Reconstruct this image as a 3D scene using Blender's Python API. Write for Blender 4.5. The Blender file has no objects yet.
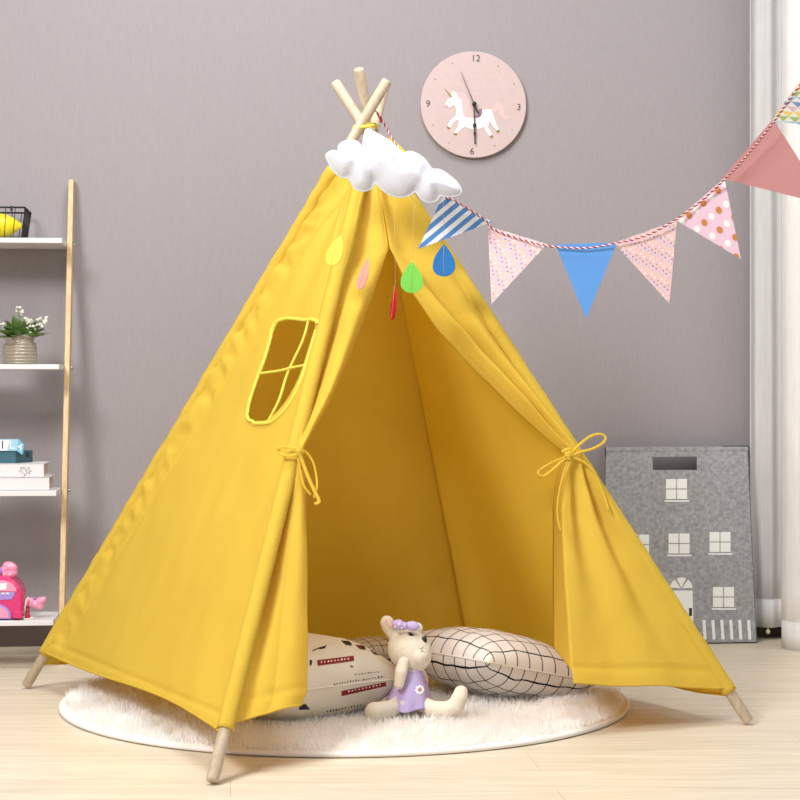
import bpy, bmesh, math, random
from mathutils import Vector, Matrix, noise
from mathutils.bvhtree import BVHTree
random.seed(7)
PI = math.pi
SC = bpy.context.scene
COL = SC.collection

# ------------------------------------------------------------------ camera, world, lights
F = 1828.0; CAMH = 0.8; HY = 390.0
cam = bpy.data.cameras.new('camera'); camo = bpy.data.objects.new('camera', cam); COL.objects.link(camo)
camo.location = (0, 0, CAMH); camo.rotation_euler = (PI/2, 0, 0)
cam.sensor_width = 36; cam.lens = 36*F/800; cam.shift_y = -(400-HY)/800
cam.clip_start = 0.05; cam.clip_end = 60
SC.camera = camo

w = bpy.data.worlds.new('world'); SC.world = w; w.use_nodes = True
w.node_tree.nodes['Background'].inputs[0].default_value = (0.93, 0.96, 1.0, 1)
w.node_tree.nodes['Background'].inputs[1].default_value = 0.24

def area(name, loc, target, size, power, color=(1, 1, 1), sy=None):
    l = bpy.data.lights.new(name, 'AREA'); l.energy = power; l.size = size; l.color = color
    if sy: l.shape = 'RECTANGLE'; l.size_y = sy
    o = bpy.data.objects.new(name, l); COL.objects.link(o); o.location = loc
    o.rotation_euler = (Vector(target)-Vector(loc)).to_track_quat('-Z', 'Y').to_euler()
    return o
area('key_softbox', (-1.8, 1.6, 3.0), (0.1, 4.9, 0.4), 1.0, 152, (1.0, 0.99, 0.98))
area('fill_softbox', (1.4, -0.8, 2.6), (0.1, 5.2, 0.6), 2.0, 36, (0.97, 0.98, 1.0))
area('ceiling_softbox', (-0.2, 3.9, 3.3), (-0.1, 4.5, 0), 1.4, 66, (1.0, 0.99, 0.97))
area('window_daylight', (3.0, 4.6, 1.5), (0.5, 5.2, 0.9), 1.8, 14, (1.0, 1.0, 1.0))
SC.view_settings.view_transform = 'Standard'
try: SC.view_settings.look = 'None'
except Exception: pass
SC.view_settings.exposure = 0.0; SC.view_settings.gamma = 1.0
SC.view_settings.use_curve_mapping = False

# ------------------------------------------------------------------ helpers
def lin(c):
    return tuple(((x/255)/12.92 if x/255 <= 0.04045 else ((x/255+0.055)/1.055)**2.4) for x in c[:3])
def P(px, py, d): return Vector(((px-400)/F*d, d, CAMH+(HY-py)/F*d))
def proj(p): return (400+p[0]/p[1]*F, HY-(p[2]-CAMH)/p[1]*F)
CAMP = Vector((0, 0, CAMH))
class Plane:
    def __init__(s, a, b, c):
        s.o = Vector(a); s.n = (Vector(b)-s.o).cross(Vector(c)-s.o).normalized()
        if s.n.dot(CAMP-s.o) < 0: s.n = -s.n
    def at(s, px, py, off=0.0):
        d = Vector(((px-400)/F, 1, (HY-py)/F)); o = s.o+s.n*off
        return CAMP + d*(s.n.dot(o-CAMP)/s.n.dot(d))

MATS = {}
def mat(name, col, rough=0.6, noise_amt=0.0, noise_scale=30, stretch=None, bump=0.0, bump_scale=200, metal=0.0,
        transl=0.0, sheen=0.0, coat=0.0, col2=None, spec=None, tcol=None):
    if name in MATS: return MATS[name]
    m = bpy.data.materials.new(name); m.use_nodes = True; nt = m.node_tree; N = nt.nodes; L = nt.links
    b = N['Principled BSDF']; b.inputs['Roughness'].default_value = rough; b.inputs['Metallic'].default_value = metal
    if sheen: b.inputs['Sheen Weight'].default_value = sheen
    if coat: b.inputs['Coat Weight'].default_value = coat
    if spec is not None: b.inputs['Specular IOR Level'].default_value = spec
    c = lin(col)
    colout = None
    tc = N.new('ShaderNodeTexCoord'); mp = N.new('ShaderNodeMapping')
    L.new(tc.outputs['Object'], mp.inputs[0])
    if stretch: mp.inputs['Scale'].default_value = stretch
    if noise_amt or col2:
        t = N.new('ShaderNodeTexNoise'); t.inputs['Scale'].default_value = noise_scale; t.inputs['Detail'].default_value = 4
        L.new(mp.outputs[0], t.inputs['Vector'])
        r = N.new('ShaderNodeValToRGB'); L.new(t.outputs['Fac'], r.inputs[0])
        r.color_ramp.elements[0].position = .3; r.color_ramp.elements[1].position = .7
        c2 = lin(col2) if col2 else tuple(min(1, x*(1+noise_amt)) for x in c)
        c1 = c if col2 else tuple(x*(1-noise_amt) for x in c)
        r.color_ramp.elements[0].color = (*c1, 1); r.color_ramp.elements[1].color = (*c2, 1)
        L.new(r.outputs[0], b.inputs['Base Color']); colout = r.outputs[0]
    else: b.inputs['Base Color'].default_value = (*c, 1)
    if bump:
        t2 = N.new('ShaderNodeTexNoise'); t2.inputs['Scale'].default_value = bump_scale; t2.inputs['Detail'].default_value = 3
        L.new(mp.outputs[0], t2.inputs['Vector'])
        bp = N.new('ShaderNodeBump'); bp.inputs['Strength'].default_value = bump; bp.inputs['Distance'].default_value = .002
        L.new(t2.outputs['Fac'], bp.inputs['Height']); L.new(bp.outputs[0], b.inputs['Normal'])
    if transl:
        tr = N.new('ShaderNodeBsdfTranslucent'); mx = N.new('ShaderNodeMixShader'); mx.inputs[0].default_value = transl
        if tcol: tr.inputs[0].default_value = (*lin(tcol), 1)
        elif colout: L.new(colout, tr.inputs[0])
        else: tr.inputs[0].default_value = (*c, 1)
        L.new(b.outputs[0], mx.inputs[1]); L.new(tr.outputs[0], mx.inputs[2])
        L.new(mx.outputs[0], N['Material Output'].inputs[0])
    MATS[name] = m; return m

def wood(name, c1, c2, stretch, rough=.5, scale=6):
    return mat(name, c1, rough, col2=c2, noise_scale=scale, stretch=stretch)

def tag(o, label=None, cat=None, group=None, kind=None):
    if label: o['label'] = label
    if cat: o['category'] = cat
    if group: o['group'] = group
    if kind: o['kind'] = kind
    return o
def thing(name, loc, label, cat, group=None):
    o = bpy.data.objects.new(name, None); COL.objects.link(o); o.location = loc; o.empty_display_size = .05
    return tag(o, label, cat, group)
def wloc(o):
    v = Vector((0, 0, 0))
    while o: v += Vector(o.location); o = o.parent
    return v
def obj(name, verts, faces, mats, parent=None, smooth=True, fm=None, uvs=None, loc=None):
    """verts in world coordinates"""
    me = bpy.data.meshes.new(name)
    base = wloc(parent) if parent else Vector(loc) if loc else Vector((0, 0, 0))
    me.from_pydata([tuple(Vector(v)-base) for v in verts], [], faces)
    if not isinstance(mats, (list, tuple)): mats = [mats]
    for m in mats: me.materials.append(m)
    if fm: me.polygons.foreach_set('material_index', fm)
    if smooth: me.polygons.foreach_set('use_smooth', [True]*len(me.polygons))
    if uvs:
        ul = me.uv_layers.new(name='UVMap')
        for lp in me.loops: ul.data[lp.index].uv = uvs[lp.vertex_index]
    me.update()
    o = bpy.data.objects.new(name, me); COL.objects.link(o)
    if parent: o.parent = parent
    elif loc: o.location = loc
    return o
class MB:
    def __init__(s): s.v = []; s.f = []; s.m = []
    def add(s, v, f, m=0):
        k = len(s.v); s.v += [Vector(x) for x in v]; s.f += [tuple(i+k for i in g) for g in f]; s.m += [m]*len(f); return s
    def frame_box(s, o, ax, ay, az, m=0):
        """box with corner o and edge vectors ax ay az"""
        o, ax, ay, az = map(Vector, (o, ax, ay, az))
        v = [o, o+ax, o+ax+ay, o+ay]; v += [p+az for p in v]
        f = [(0, 3, 2, 1), (4, 5, 6, 7), (0, 1, 5, 4), (1, 2, 6, 5), (2, 3, 7, 6), (3, 0, 4, 7)]
        if ax.cross(ay).dot(az) < 0: f = [g[::-1] for g in f]
        return s.add(v, f, m)
    def tube(s, pts, r, seg=8, m=0, closed=False, r2=None, cap=True):
        pts = [Vector(p) for p in pts]; n = len(pts); up = Vector((0.13, .31, .94)); rings = []
        prev = None
        for i, p in enumerate(pts):
            if closed: t = pts[(i+1) % n]-pts[i-1]
            else: t = pts[min(n-1, i+1)]-pts[max(0, i-1)]
            if t.length < 1e-9: t = Vector((0, 0, 1))
            t.normalize()
            a = (prev if prev else up); a = a-t*a.dot(t)
            if a.length < 1e-4: a = Vector((1, 0, 0)); a = a-t*a.dot(t)
            a.normalize(); prev = a; b = t.cross(a)
            rr = r[i] if isinstance(r, (list, tuple)) else r
            rings.append([p+a*math.cos(2*PI*k/seg)*rr+b*math.sin(2*PI*k/seg)*(rr*(r2 if r2 else 1)) for k in range(seg)])
        v = [q for rg in rings for q in rg]; f = []
        for i in range(n if closed else n-1):
            j = (i+1) % n
            for k in range(seg):
                k2 = (k+1) % seg
                f.append((i*seg+k, i*seg+k2, j*seg+k2, j*seg+k))
        if not closed and cap: f.append(tuple(range(seg))[::-1]); f.append(tuple((n-1)*seg+k for k in range(seg)))
        return s.add(v, f, m)
    def ball(s, c, r, seg=16, rings=10, m=0, rot=None):
        c = Vector(c); r = (r, r, r) if not isinstance(r, (tuple, list)) else r
        v = [Vector((0, 0, r[2]))]
        for i in range(1, rings):
            a = PI*i/rings
            for k in range(seg): v.append(Vector((r[0]*math.sin(a)*math.cos(2*PI*k/seg), r[1]*math.sin(a)*math.sin(2*PI*k/seg), r[2]*math.cos(a))))
        v.append(Vector((0, 0, -r[2]))); f = []
        for k in range(seg):
            f.append((0, 1+k, 1+(k+1) % seg)); L = 1+(rings-2)*seg
            f.append((len(v)-1, L+(k+1) % seg, L+k))
        for i in range(rings-2):
            for k in range(seg):
                a = 1+i*seg; b = a+seg
                f.append((a+k, b+k, b+(k+1) % seg, a+(k+1) % seg))
        if rot is not None: v = [rot @ q for q in v]
        return s.add([q+c for q in v], f, m)
    def prism(s, poly, thick, m=0):
        """poly: world points on a plane; extruded by vector thick"""
        n = len(poly); poly = [Vector(p) for p in poly]; t = Vector(thick)
        nn = Vector((0, 0, 0))
        for i in range(n): nn += poly[i].cross(poly[(i+1) % n])
        if nn.dot(t) < 0: poly = poly[::-1]
        v = poly+[p+t for p in poly]
        f = [tuple(range(n))[::-1], tuple(range(n, 2*n))]+[(i, (i+1) % n, n+(i+1) % n, n+i) for i in range(n)]
        return s.add(v, f, m)
    def lathe(s, prof, c, seg=28, m=0):
        c = Vector(c); v = []; n = len(prof)
        for r, z in prof:
            for k in range(seg): v.append(c+Vector((r*math.cos(2*PI*k/seg), r*math.sin(2*PI*k/seg), z)))
        f = [(i*seg+k, i*seg+(k+1) % seg, (i+1)*seg+(k+1) % seg, (i+1)*seg+k) for i in range(n-1) for k in range(seg)]
        f.append(tuple(range(seg))[::-1]); f.append(tuple((n-1)*seg+k for k in range(seg)))
        return s.add(v, f, m)
    def grid(s, fn, nu, nv, m=0, flip=False):
        v = [fn(i/nu, j/nv) for j in range(nv+1) for i in range(nu+1)]
        f = [(j*(nu+1)+i, j*(nu+1)+i+1, (j+1)*(nu+1)+i+1, (j+1)*(nu+1)+i) for j in range(nv) for i in range(nu)]
        if flip: f = [g[::-1] for g in f]
        return s.add(v, f, m)
    def build(s, name, mats, parent=None, smooth=True, loc=None, uvs=None):
        return obj(name, s.v, s.f, mats, parent, smooth, s.m, uvs, loc)
def bevel(o, w=.003, seg=2):
    b = o.modifiers.new('b', 'BEVEL'); b.width = w; b.segments = seg; b.limit_method = 'ANGLE'; b.angle_limit = .6; return o
def solid(o, t=.002, off=0):
    b = o.modifiers.new('s', 'SOLIDIFY'); b.thickness = t; b.offset = off; return o
def remesh(o, vox, sm=6):
    b = o.modifiers.new('r', 'REMESH'); b.mode = 'VOXEL'; b.voxel_size = vox; b.use_smooth_shade = True
    s = o.modifiers.new('s', 'SMOOTH'); s.iterations = sm; s.factor = .5; return o
def evalbvh(o):
    bpy.context.view_layer.update(); dg = bpy.context.evaluated_depsgraph_get(); e = o.evaluated_get(dg); me = e.to_mesh()
    v = [e.matrix_world @ q.co for q in me.vertices]; f = [tuple(p.vertices) for p in me.polygons]
    e.to_mesh_clear(); return BVHTree.FromPolygons(v, f)
def hit(bvh, px, py, off=.001):
    d = Vector(((px-400)/F, 1, (HY-py)/F)).normalized()
    h = bvh.ray_cast(CAMP, d)
    if h[0] is None:
        h = bvh.find_nearest(P(px, py, 4.25)); 
        return Vector(h[0])+Vector((0, -off, 0)), Vector((0, -1, 0))
    n = h[1] if h[1].dot(d) < 0 else -h[1]
    return h[0]+n*off, n
def spline(pts, n=24, closed=False):
    """catmull-rom"""
    P_ = [Vector(p) for p in pts]; k = len(P_); out = []
    segs = k if closed else k-1
    per = max(2, n//segs)
    for i in range(segs):
        if closed: a, b, c, d = P_[i-1], P_[i], P_[(i+1) % k], P_[(i+2) % k]
        else: a, b, c, d = P_[max(0, i-1)], P_[i], P_[i+1], P_[min(k-1, i+2)]
        for j in range(per):
            t = j/per
            out.append(.5*((2*b)+(c-a)*t+(2*a-5*b+4*c-d)*t*t+(3*b-a-3*c+d)*t**3))
    if not closed: out.append(P_[-1])
    return out
def interp(kn, x):
    if x <= kn[0][0]: return kn[0][1]
    for (a, va), (b, vb) in zip(kn, kn[1:]):
        if x <= b:
            t = (x-a)/(b-a)
            return tuple(p+(q-p)*t for p, q in zip(va, vb)) if isinstance(va, tuple) else va+(vb-va)*t
    return kn[-1][1]
def inpoly(x, y, poly):
    c = False; n = len(poly)
    for i in range(n):
        x1, y1 = poly[i][0], poly[i][1]; x2, y2 = poly[i-1][0], poly[i-1][1]
        if (y1 > y) != (y2 > y) and x < (x2-x1)*(y-y1)/(y2-y1)+x1: c = not c
    return c
def nearpoly(x, y, poly):
    best = None; n = len(poly)
    for i in range(n):
        x1, y1 = poly[i-1][0], poly[i-1][1]; x2, y2 = poly[i][0], poly[i][1]
        dx, dy = x2-x1, y2-y1; L = dx*dx+dy*dy
        t = 0 if L == 0 else max(0, min(1, ((x-x1)*dx+(y-y1)*dy)/L))
        qx, qy = x1+t*dx, y1+t*dy; d = math.hypot(x-qx, y-qy)
        if best is None or d < best[0]: best = (d, qx, qy)
    return best
def clip(poly, tri):
    """Sutherland-Hodgman against convex tri (2D)"""
    area_ = sum(tri[i-1][0]*tri[i][1]-tri[i][0]*tri[i-1][1] for i in range(len(tri)))
    if area_ < 0: tri = tri[::-1]
    out = poly
    for i in range(len(tri)):
        a, b = tri[i-1], tri[i]; inp = out; out = []
        ins = lambda p: (b[0]-a[0])*(p[1]-a[1])-(b[1]-a[1])*(p[0]-a[0]) >= 0
        for j in range(len(inp)):
            p, q = inp[j-1], inp[j]
            if ins(p) != ins(q):
                d1 = (b[0]-a[0])*(p[1]-a[1])-(b[1]-a[1])*(p[0]-a[0]); d2 = (b[0]-a[0])*(q[1]-a[1])-(b[1]-a[1])*(q[0]-a[0])
                t = d1/(d1-d2); out.append((p[0]+(q[0]-p[0])*t, p[1]+(q[1]-p[1])*t))
            if ins(q): out.append(q)
        if len(out) < 3: return []
    return out
def text_mb(mb, s, origin, ex, ey, en, size, m=0, off=.0005):
    cu = bpy.data.curves.new('t', 'FONT'); cu.body = s; cu.size = size; cu.align_x = 'CENTER'; cu.align_y = 'CENTER'
    o = bpy.data.objects.new('t', cu); COL.objects.link(o)
    bpy.context.view_layer.update(); dg = bpy.context.evaluated_depsgraph_get()
    me = bpy.data.meshes.new_from_object(o.evaluated_get(dg))
    v = [origin+ex*q.co.x+ey*q.co.y+en*off for q in me.vertices]; f = [tuple(p.vertices) for p in me.polygons]
    mb.add(v, f, m)
    bpy.data.objects.remove(o); bpy.data.curves.remove(cu); bpy.data.meshes.remove(me)

# wall-aligned frame
WA = math.radians(5.3); WC, WS = math.cos(WA), math.sin(WA)
U = Vector((WC, WS, 0)); NN = Vector((WS, -WC, 0)); WO = Vector((0, 5.82, 0)); Z = Vector((0, 0, 1))
def W(u, n, z): return WO+U*u+NN*n+Z*z
def ufor(px, n):
    q = px-400; return (q*(5.82-n*WC)-F*n*WS)/(F*WC-q*WS)
def zfor(px, py, n):
    u = ufor(px, n); return CAMH+(HY-py)/F*W(u, n, 0).y
def WP(px, py, n): return W(ufor(px, n), n, zfor(px, py, n))

# ------------------------------------------------------------------ materials
M_wall = mat('wallpaper', (153, 146, 148), .85, col2=(160, 153, 155), noise_scale=26, stretch=(16, 16, 1.2), bump=.12, bump_scale=40, spec=.2)
def floor_mat():
    m = bpy.data.materials.new('light_wood_floor'); m.use_nodes = True; nt = m.node_tree; N = nt.nodes; L = nt.links
    b = N['Principled BSDF']; b.inputs['Roughness'].default_value = .38; b.inputs['Specular IOR Level'].default_value = .35
    tc = N.new('ShaderNodeTexCoord'); mp = N.new('ShaderNodeMapping'); mp.inputs['Scale'].default_value = (1.2, 16, 1)
    mp.inputs['Rotation'].default_value = (0, 0, -WA)
    L.new(tc.outputs['Object'], mp.inputs[0])
    t = N.new('ShaderNodeTexNoise'); t.inputs['Scale'].default_value = 2.2; t.inputs['Detail'].default_value = 8; t.inputs['Distortion'].default_value = 1.2
    L.new(mp.outputs[0], t.inputs[0])
    r = N.new('ShaderNodeValToRGB'); e = r.color_ramp.elements
    e[0].position = .3; e[0].color = (*lin((208, 193, 168)), 1); e[1].position = .68; e[1].color = (*lin((229, 216, 194)), 1)
    L.new(t.outputs['Fac'], r.inputs[0])
    mp2 = N.new('ShaderNodeMapping'); mp2.inputs['Rotation'].default_value = (0, 0, -WA); L.new(tc.outputs['Object'], mp2.inputs[0])
    br = N.new('ShaderNodeTexBrick'); br.inputs['Scale'].default_value = 1; br.inputs['Brick Width'].default_value = 1.3; br.inputs['Row Height'].default_value = .19
    br.inputs['Mortar Size'].default_value = .0011; br.inputs['Mortar Smooth'].default_value = .3
    br.inputs['Color1'].default_value = (1, 1, 1, 1); br.inputs['Color2'].default_value = (.93, .93, .93, 1); br.inputs['Mortar'].default_value = (.72, .68, .62, 1)
    L.new(mp2.outputs[0], br.inputs[0])
    mx = N.new('ShaderNodeMixRGB'); mx.blend_type = 'MULTIPLY'; mx.inputs[0].default_value = 1
    L.new(r.outputs[0], mx.inputs[1]); L.new(br.outputs[0], mx.inputs[2]); L.new(mx.outputs[0], b.inputs[0])
    return m
M_floor = floor_mat()
M_tent = mat('yellow_canvas', (239, 216, 92), .85, noise_amt=.05, noise_scale=160, stretch=(1, 1, 3), bump=.5, bump_scale=330, transl=.5, tcol=(247, 212, 58), spec=.1)
M_trim = mat('yellow_binding', (240, 222, 88), .8, transl=.15, bump=.2, bump_scale=500)
M_pole = wood('pale_wood_pole', (178, 158, 132), (200, 183, 158), (30, 30, 2.2), .55, 3)
M_bamboo = wood('bamboo_wood', (196, 164, 116), (220, 194, 150), (40, 40, 3), .5, 3)
M_white = mat('white_laminate', (224, 221, 222), .4)
M_curt = mat('sheer_white_curtain', (247, 245, 243), .9, noise_amt=.03, noise_scale=60, stretch=(1, 1, .15), transl=.35, spec=.1)
M_curt2 = mat('curtain_lining', (224, 222, 221), .9, noise_amt=.04, noise_scale=90, stretch=(1, 1, .1), transl=.3, spec=.1)
M_fur = mat('white_fur', (254, 252, 250), .9, transl=.45, spec=.1)
M_black = mat('black_paint', (28, 27, 30), .45)
M_thread = mat('white_thread', (226, 210, 160), .8, transl=.5)

# ------------------------------------------------------------------ setting
fl = MB().frame_box((-4, -2, -.05), (8, 0, 0), (0, 8.7, 0), (0, 0, .05)).build('floor', M_floor, smooth=False); tag(fl, kind='structure')
wb = MB().frame_box(W(-3.6, 0, 0), U*7.0, -NN*.1, Z*2.7).build('wall_back', M_wall, smooth=False); tag(wb, kind='structure')

bb = MB().frame_box(W(-3.6, .0005, 0), U*7.0, NN*.012, Z*.065).build('baseboard_back', mat('dark_brown_skirting', (74, 58, 50), .6), smooth=False); tag(bb, kind='structure')
# ------------------------------------------------------------------ curtains
def curtain(name, uvpts, z0, z1, m, label, hem=None, wav=.0):
    path = spline([Vector((a[0], a[1], 0)) for a in uvpts], 90)
    root = thing(name, W(uvpts[0][0], uvpts[0][1], z0), label, 'curtain', 'white curtains at the right')
    mb = MB(); n = len(path)
    zs = [z0+(z1-z0)*k/14 for k in range(15)]
    v = []
    for z in zs:
        for i, p in enumerate(path):
            k = .0035*math.sin(i*.55+z*.6)*(1-.3*z)
            v.append(W(p.x, p.y+k, z))
    f = [(j*n+i, j*n+i+1, (j+1)*n+i+1, (j+1)*n+i) for j in range(14) for i in range(n-1)]
    mb.add(v, f); o = mb.build('fabric', m, root); solid(o, .0015)
    hb = MB(); v = []
    for z in (z0, z0+.045, z0+.09):
        for i, p in enumerate(path): v.append(W(p.x, p.y+.0035*math.sin(i*.55+z*.6)+.0025, z))
    f = [(j*n+i, j*n+i+1, (j+1)*n+i+1, (j+1)*n+i) for j in range(2) for i in range(n-1)]
    hb.add(v, f); o = hb.build('hem', M_curt, root); solid(o, .003)
    return root
u0 = ufor(748.5, .06)
zc = zfor(770, 627, .07)
curtain('sheer_curtain', [(u0, .075), (u0+.03, .06), (u0+.06, .085), (u0+.10, .07), (u0+.14, .09), (u0+.2, .075), (u0+.27, .1), (u0+.36, .08), (u0+.45, .1)],
        zc, 2.5, M_curt2, 'grey-white sheer curtain strip against the back wall beside the felt house bag')
u1 = ufor(786.5, .30)
curtain('window_curtain', [(u1, .25), (u1+.004, .31), (u1+.04, .335), (u1+.1, .31), (u1+.14, .37), (u1+.20, .40), (u1+.24, .5), (u1+.22, .62), (u1+.27, .78), (u1+.24, .95), (u1+.29, 1.1), (u1+.26, 1.3)],
        zfor(790, 651, .31), 2.5, M_curt, 'bright white curtain hanging nearest the right edge of the room')
bd = MB().ball(WP(768, 631.5, .075), (.007, .007, .009)).tube([WP(768, 629, .075), WP(768, 626, .075)], .002).build('curtain_weight', mat('cream_bead', (226, 214, 180), .4), loc=WP(768, 631.5, .075))
tag(bd, 'tiny cream bead hanging below the hem of the sheer curtain strip', 'bead')

# ------------------------------------------------------------------ rug
RC = Vector((-.140, 4.69, 0)); RR = .718
rug = thing('round_rug', RC, 'round white shaggy faux fur rug under the tent', 'rug')
mb = MB(); mb.lathe([(.01, .001), (RR-.01, .001), (RR, .006), (RR-.006, .012), (RR-.05, .014), (.01, .014)], RC, 96)
mb.build('backing', mat('rug_backing', (238, 232, 224), .9), rug)
mb = MB(); mb.tube([RC+Vector((math.cos(a)*RR, math.sin(a)*RR, .007)) for a in [2*PI*k/120 for k in range(120)]], .006, 8, closed=True)
mb.build('edge_piping', mat('rug_piping', (236, 230, 224), .7), rug)
v = []; f = []
for i in range(95000):
    a = random.random()*2*PI; r = math.sqrt(random.random())*(RR-.012)
    x = RC.x+r*math.cos(a); y = RC.y+r*math.sin(a)
    nz = noise.noise_vector(Vector((x*7, y*7, 0))); n2 = noise.noise_vector(Vector((x*24, y*24, 3)))
    d = Vector((nz.x*.9+n2.x*.7+random.uniform(-.35, .35), nz.y*.9+n2.y*.7-.1+random.uniform(-.35, .35), .85)).normalized()
    edge = min(1, (RR-r)/.05); Ln = random.uniform(.018, .034)*(.75+.25*edge)*(1+.5*n2.z)
    p = Vector((x, y, .011)); t = Vector((random.uniform(-1, 1), random.uniform(-1, 1), 0)).normalized()*.0011
    dr = Vector((d.x, d.y, -.25))*.4
    q = p+d*Ln*.55; s_ = q+(d+dr).normalized()*Ln*.5
    k = len(v); v += [p-t, p+t, q+t*.7, q-t*.7, s_]; f += [(k, k+1, k+2, k+3), (k+3, k+2, k+4)]
fo = obj('fur_pile', v, f, M_fur, rug); tag(fo, kind='stuff')

# ------------------------------------------------------------------ tent
def ground(px, py): return P(px, py, F*CAMH/(py-HY))
fA = ground(24.5, 688.5); fB = ground(211, 786); fC = ground(751, 725); fD = fA+fC-fB
kA = P(359, 128, 4.605); kB = P(373.5, 130, 4.66); kC = P(366, 130, 4.64); kD = P(370, 128, 4.70)
POL = {}
for nme, f0, k0, ytop in (('A', fA, kA, 81), ('B', fB, kB, 86), ('C', fC, kC, 83), ('D', fD, kD, 69)):
    dirv = k0-f0; t = 1.0
    while proj(f0+dirv*t)[1] > ytop: t += .002
    POL[nme] = (f0, dirv, t)
def pole(n, t): return POL[n][0]+POL[n][1]*t
tent = thing('teepee_tent', (fA+fC)/2, 'yellow canvas teepee play tent on wooden poles with tied-back door', 'tent')
for n in 'ABCD':
    mb = MB(); a = pole(n, 0); b = pole(n, POL[n][2]); dr = (b-a).normalized()
    a = a+dr*.010
    mb.tube([a, a+dr*.004, a+(b-a)*.5, b-dr*.004, b], [.0115, .0135, .0135, .0135, .0115], 16)
    mb.build('pole', M_pole, tent)
def surf_noise(x, y, z, s, k=0): return noise.noise(Vector((x*s+k, y*s, z*s)))
T0, T1 = .066, .965
plAB = Plane(fA, fB, (kA+kB)/2)
# left panel with window
win = [(278, 323), (284, 319.5), (292, 318.5), (304, 320.5), (316, 321), (311, 340), (305, 360), (298, 379), (288, 398), (277, 412), (267, 420), (258, 421), (250, 421), (247.5, 415), (250, 402), (256, 384), (264, 362), (271, 342), (274, 330)]
win = [(p.x, p.y) for p in spline([Vector((a, b, 0)) for a, b in win], 76, True)]
cenT = (fA+fC)/2+Z*.5
def left_pt(s, t):
    t = t+(.006*math.sin(s*PI) - .004*math.sin(s*7))*(1-t)
    a, b = pole('A', t), pole('B', t)
    nrm = plAB.n
    wd = (b-a).length
    p = a.lerp(b, s)
    # the sleeves puff round the poles
    dA = s*wd; dB = (1-s)*wd
    o = .017*math.exp(-(dA/.03)**2)+.017*math.exp(-(dB/.025)**2)
    wr = math.exp(-((dA-.035)/.03)**2)
    ph = t*185+dA*90+4*surf_noise(p.x, p.y, p.z, 6)
    o += wr*(.0016*math.sin(ph)+.009*surf_noise(p.x, p.y, p.z, 30)+.005*surf_noise(p.x, p.y, p.z, 13, 2))
    stitch = math.exp(-((dA-.085)/.005)**2)*.005+math.exp(-((dB-.052)/.0035)**2)*.002
    o -= stitch+.003*math.exp(-((t-T0-.020)/.0035)**2)
    fade = min(1, dA/.1)*min(1, dB/.07)
    o += fade*(-.024*math.sin(PI*s)*(1-t)**.5*1.0+.010*surf_noise(p.x, p.y, p.z, 3.4, 5)+.003*surf_noise(p.x, p.y, p.z*.5, 14))
    # long soft drapes from the top
    o += fade*.006*math.sin(s*17+2*t)*t*t
    return p+nrm*o-(nrm*.003)
NU, NV = 150, 260
vv = [left_pt(i/NU, T0+(T1-T0)*j/NV) for j in range(NV+1) for i in range(NU+1)]
fc = []
for j in range(NV):
    for i in range(NU):
        q = (j*(NU+1)+i, j*(NU+1)+i+1, (j+1)*(NU+1)+i+1, (j+1)*(NU+1)+i)
        c = (vv[q[0]]+vv[q[1]]+vv[q[2]]+vv[q[3]])/4
        x, y = proj(c)
        if 240 < x < 325 and 310 < y < 430 and inpoly(x, y, win): continue
        fc.append(q)
used = {}
for q in fc:
    for i in q: used[i] = used.get(i, 0)+1
for j in range(NV+1):
    for i in range(NU+1):
        k = j*(NU+1)+i; x, y = proj(vv[k])
        if 238 < x < 327 and 308 < y < 432 and used.get(k, 0) in (1, 2, 3):
            d, qx, qy = nearpoly(x, y, win)
            if d < 4:
                n = plAB.n; dv = Vector(((qx-400)/F, 1, (HY-qy)/F)); vv[k] = CAMP+dv*(n.dot(vv[k]-CAMP)/n.dot(dv))
keep = sorted(used); remap = {k: i for i, k in enumerate(keep)}
lp = obj('left_panel', [vv[k] for k in keep], [tuple(remap[i] for i in q) for q in fc], M_tent, tent); solid(lp, .0018)
bvL = evalbvh(lp)
def onL(px, py, off=.002):
    d = Vector(((px-400)/F, 1, (HY-py)/F)); h = bvL.ray_cast(CAMP, d.normalized())
    p0 = plAB.at(px, py, 0)
    if h[0] is not None and (h[0]-p0).length < .08: return h[0]+plAB.n*off
    return p0+plAB.n*(off-.012)
wt = MB()
wpts = []
for x, y in win[::2]:
    n, i, dd, ds = bvL.find_nearest(plAB.at(x, y, -.012)); wpts.append(n+plAB.n*.001)
wt.tube(wpts, .0045, 8, closed=True)
wfr = wt.build('window_binding', M_trim, tent)
def bar(pts):
    m_ = MB(); q = spline([plAB.at(x, y, -.012) for x, y in pts], 16)
    ends = [bvL.find_nearest(e)[0] for e in (q[0], q[-1])]
    k = len(q)-1; o0 = ends[0]-q[0]; o1 = ends[1]-q[-1]
    q = [p+o0*(1-i/k)+o1*(i/k) for i, p in enumerate(q)]
    m_.tube(q, .0035, 8); return m_.build('window_bar', M_trim, tent)
bar([(308, 320.5), (301, 341), (285, 372), (275, 399), (262, 421)])
bar([(259, 373.5), (278, 370.5), (290, 367), (303, 364)])
# hem strip and seam of left panel
hm = MB(); hm.tube([left_pt(s/40, T0+.002)+plAB.n*.001 for s in range(41)], .003, 6); hm.build('hem', M_tent, tent)

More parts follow.
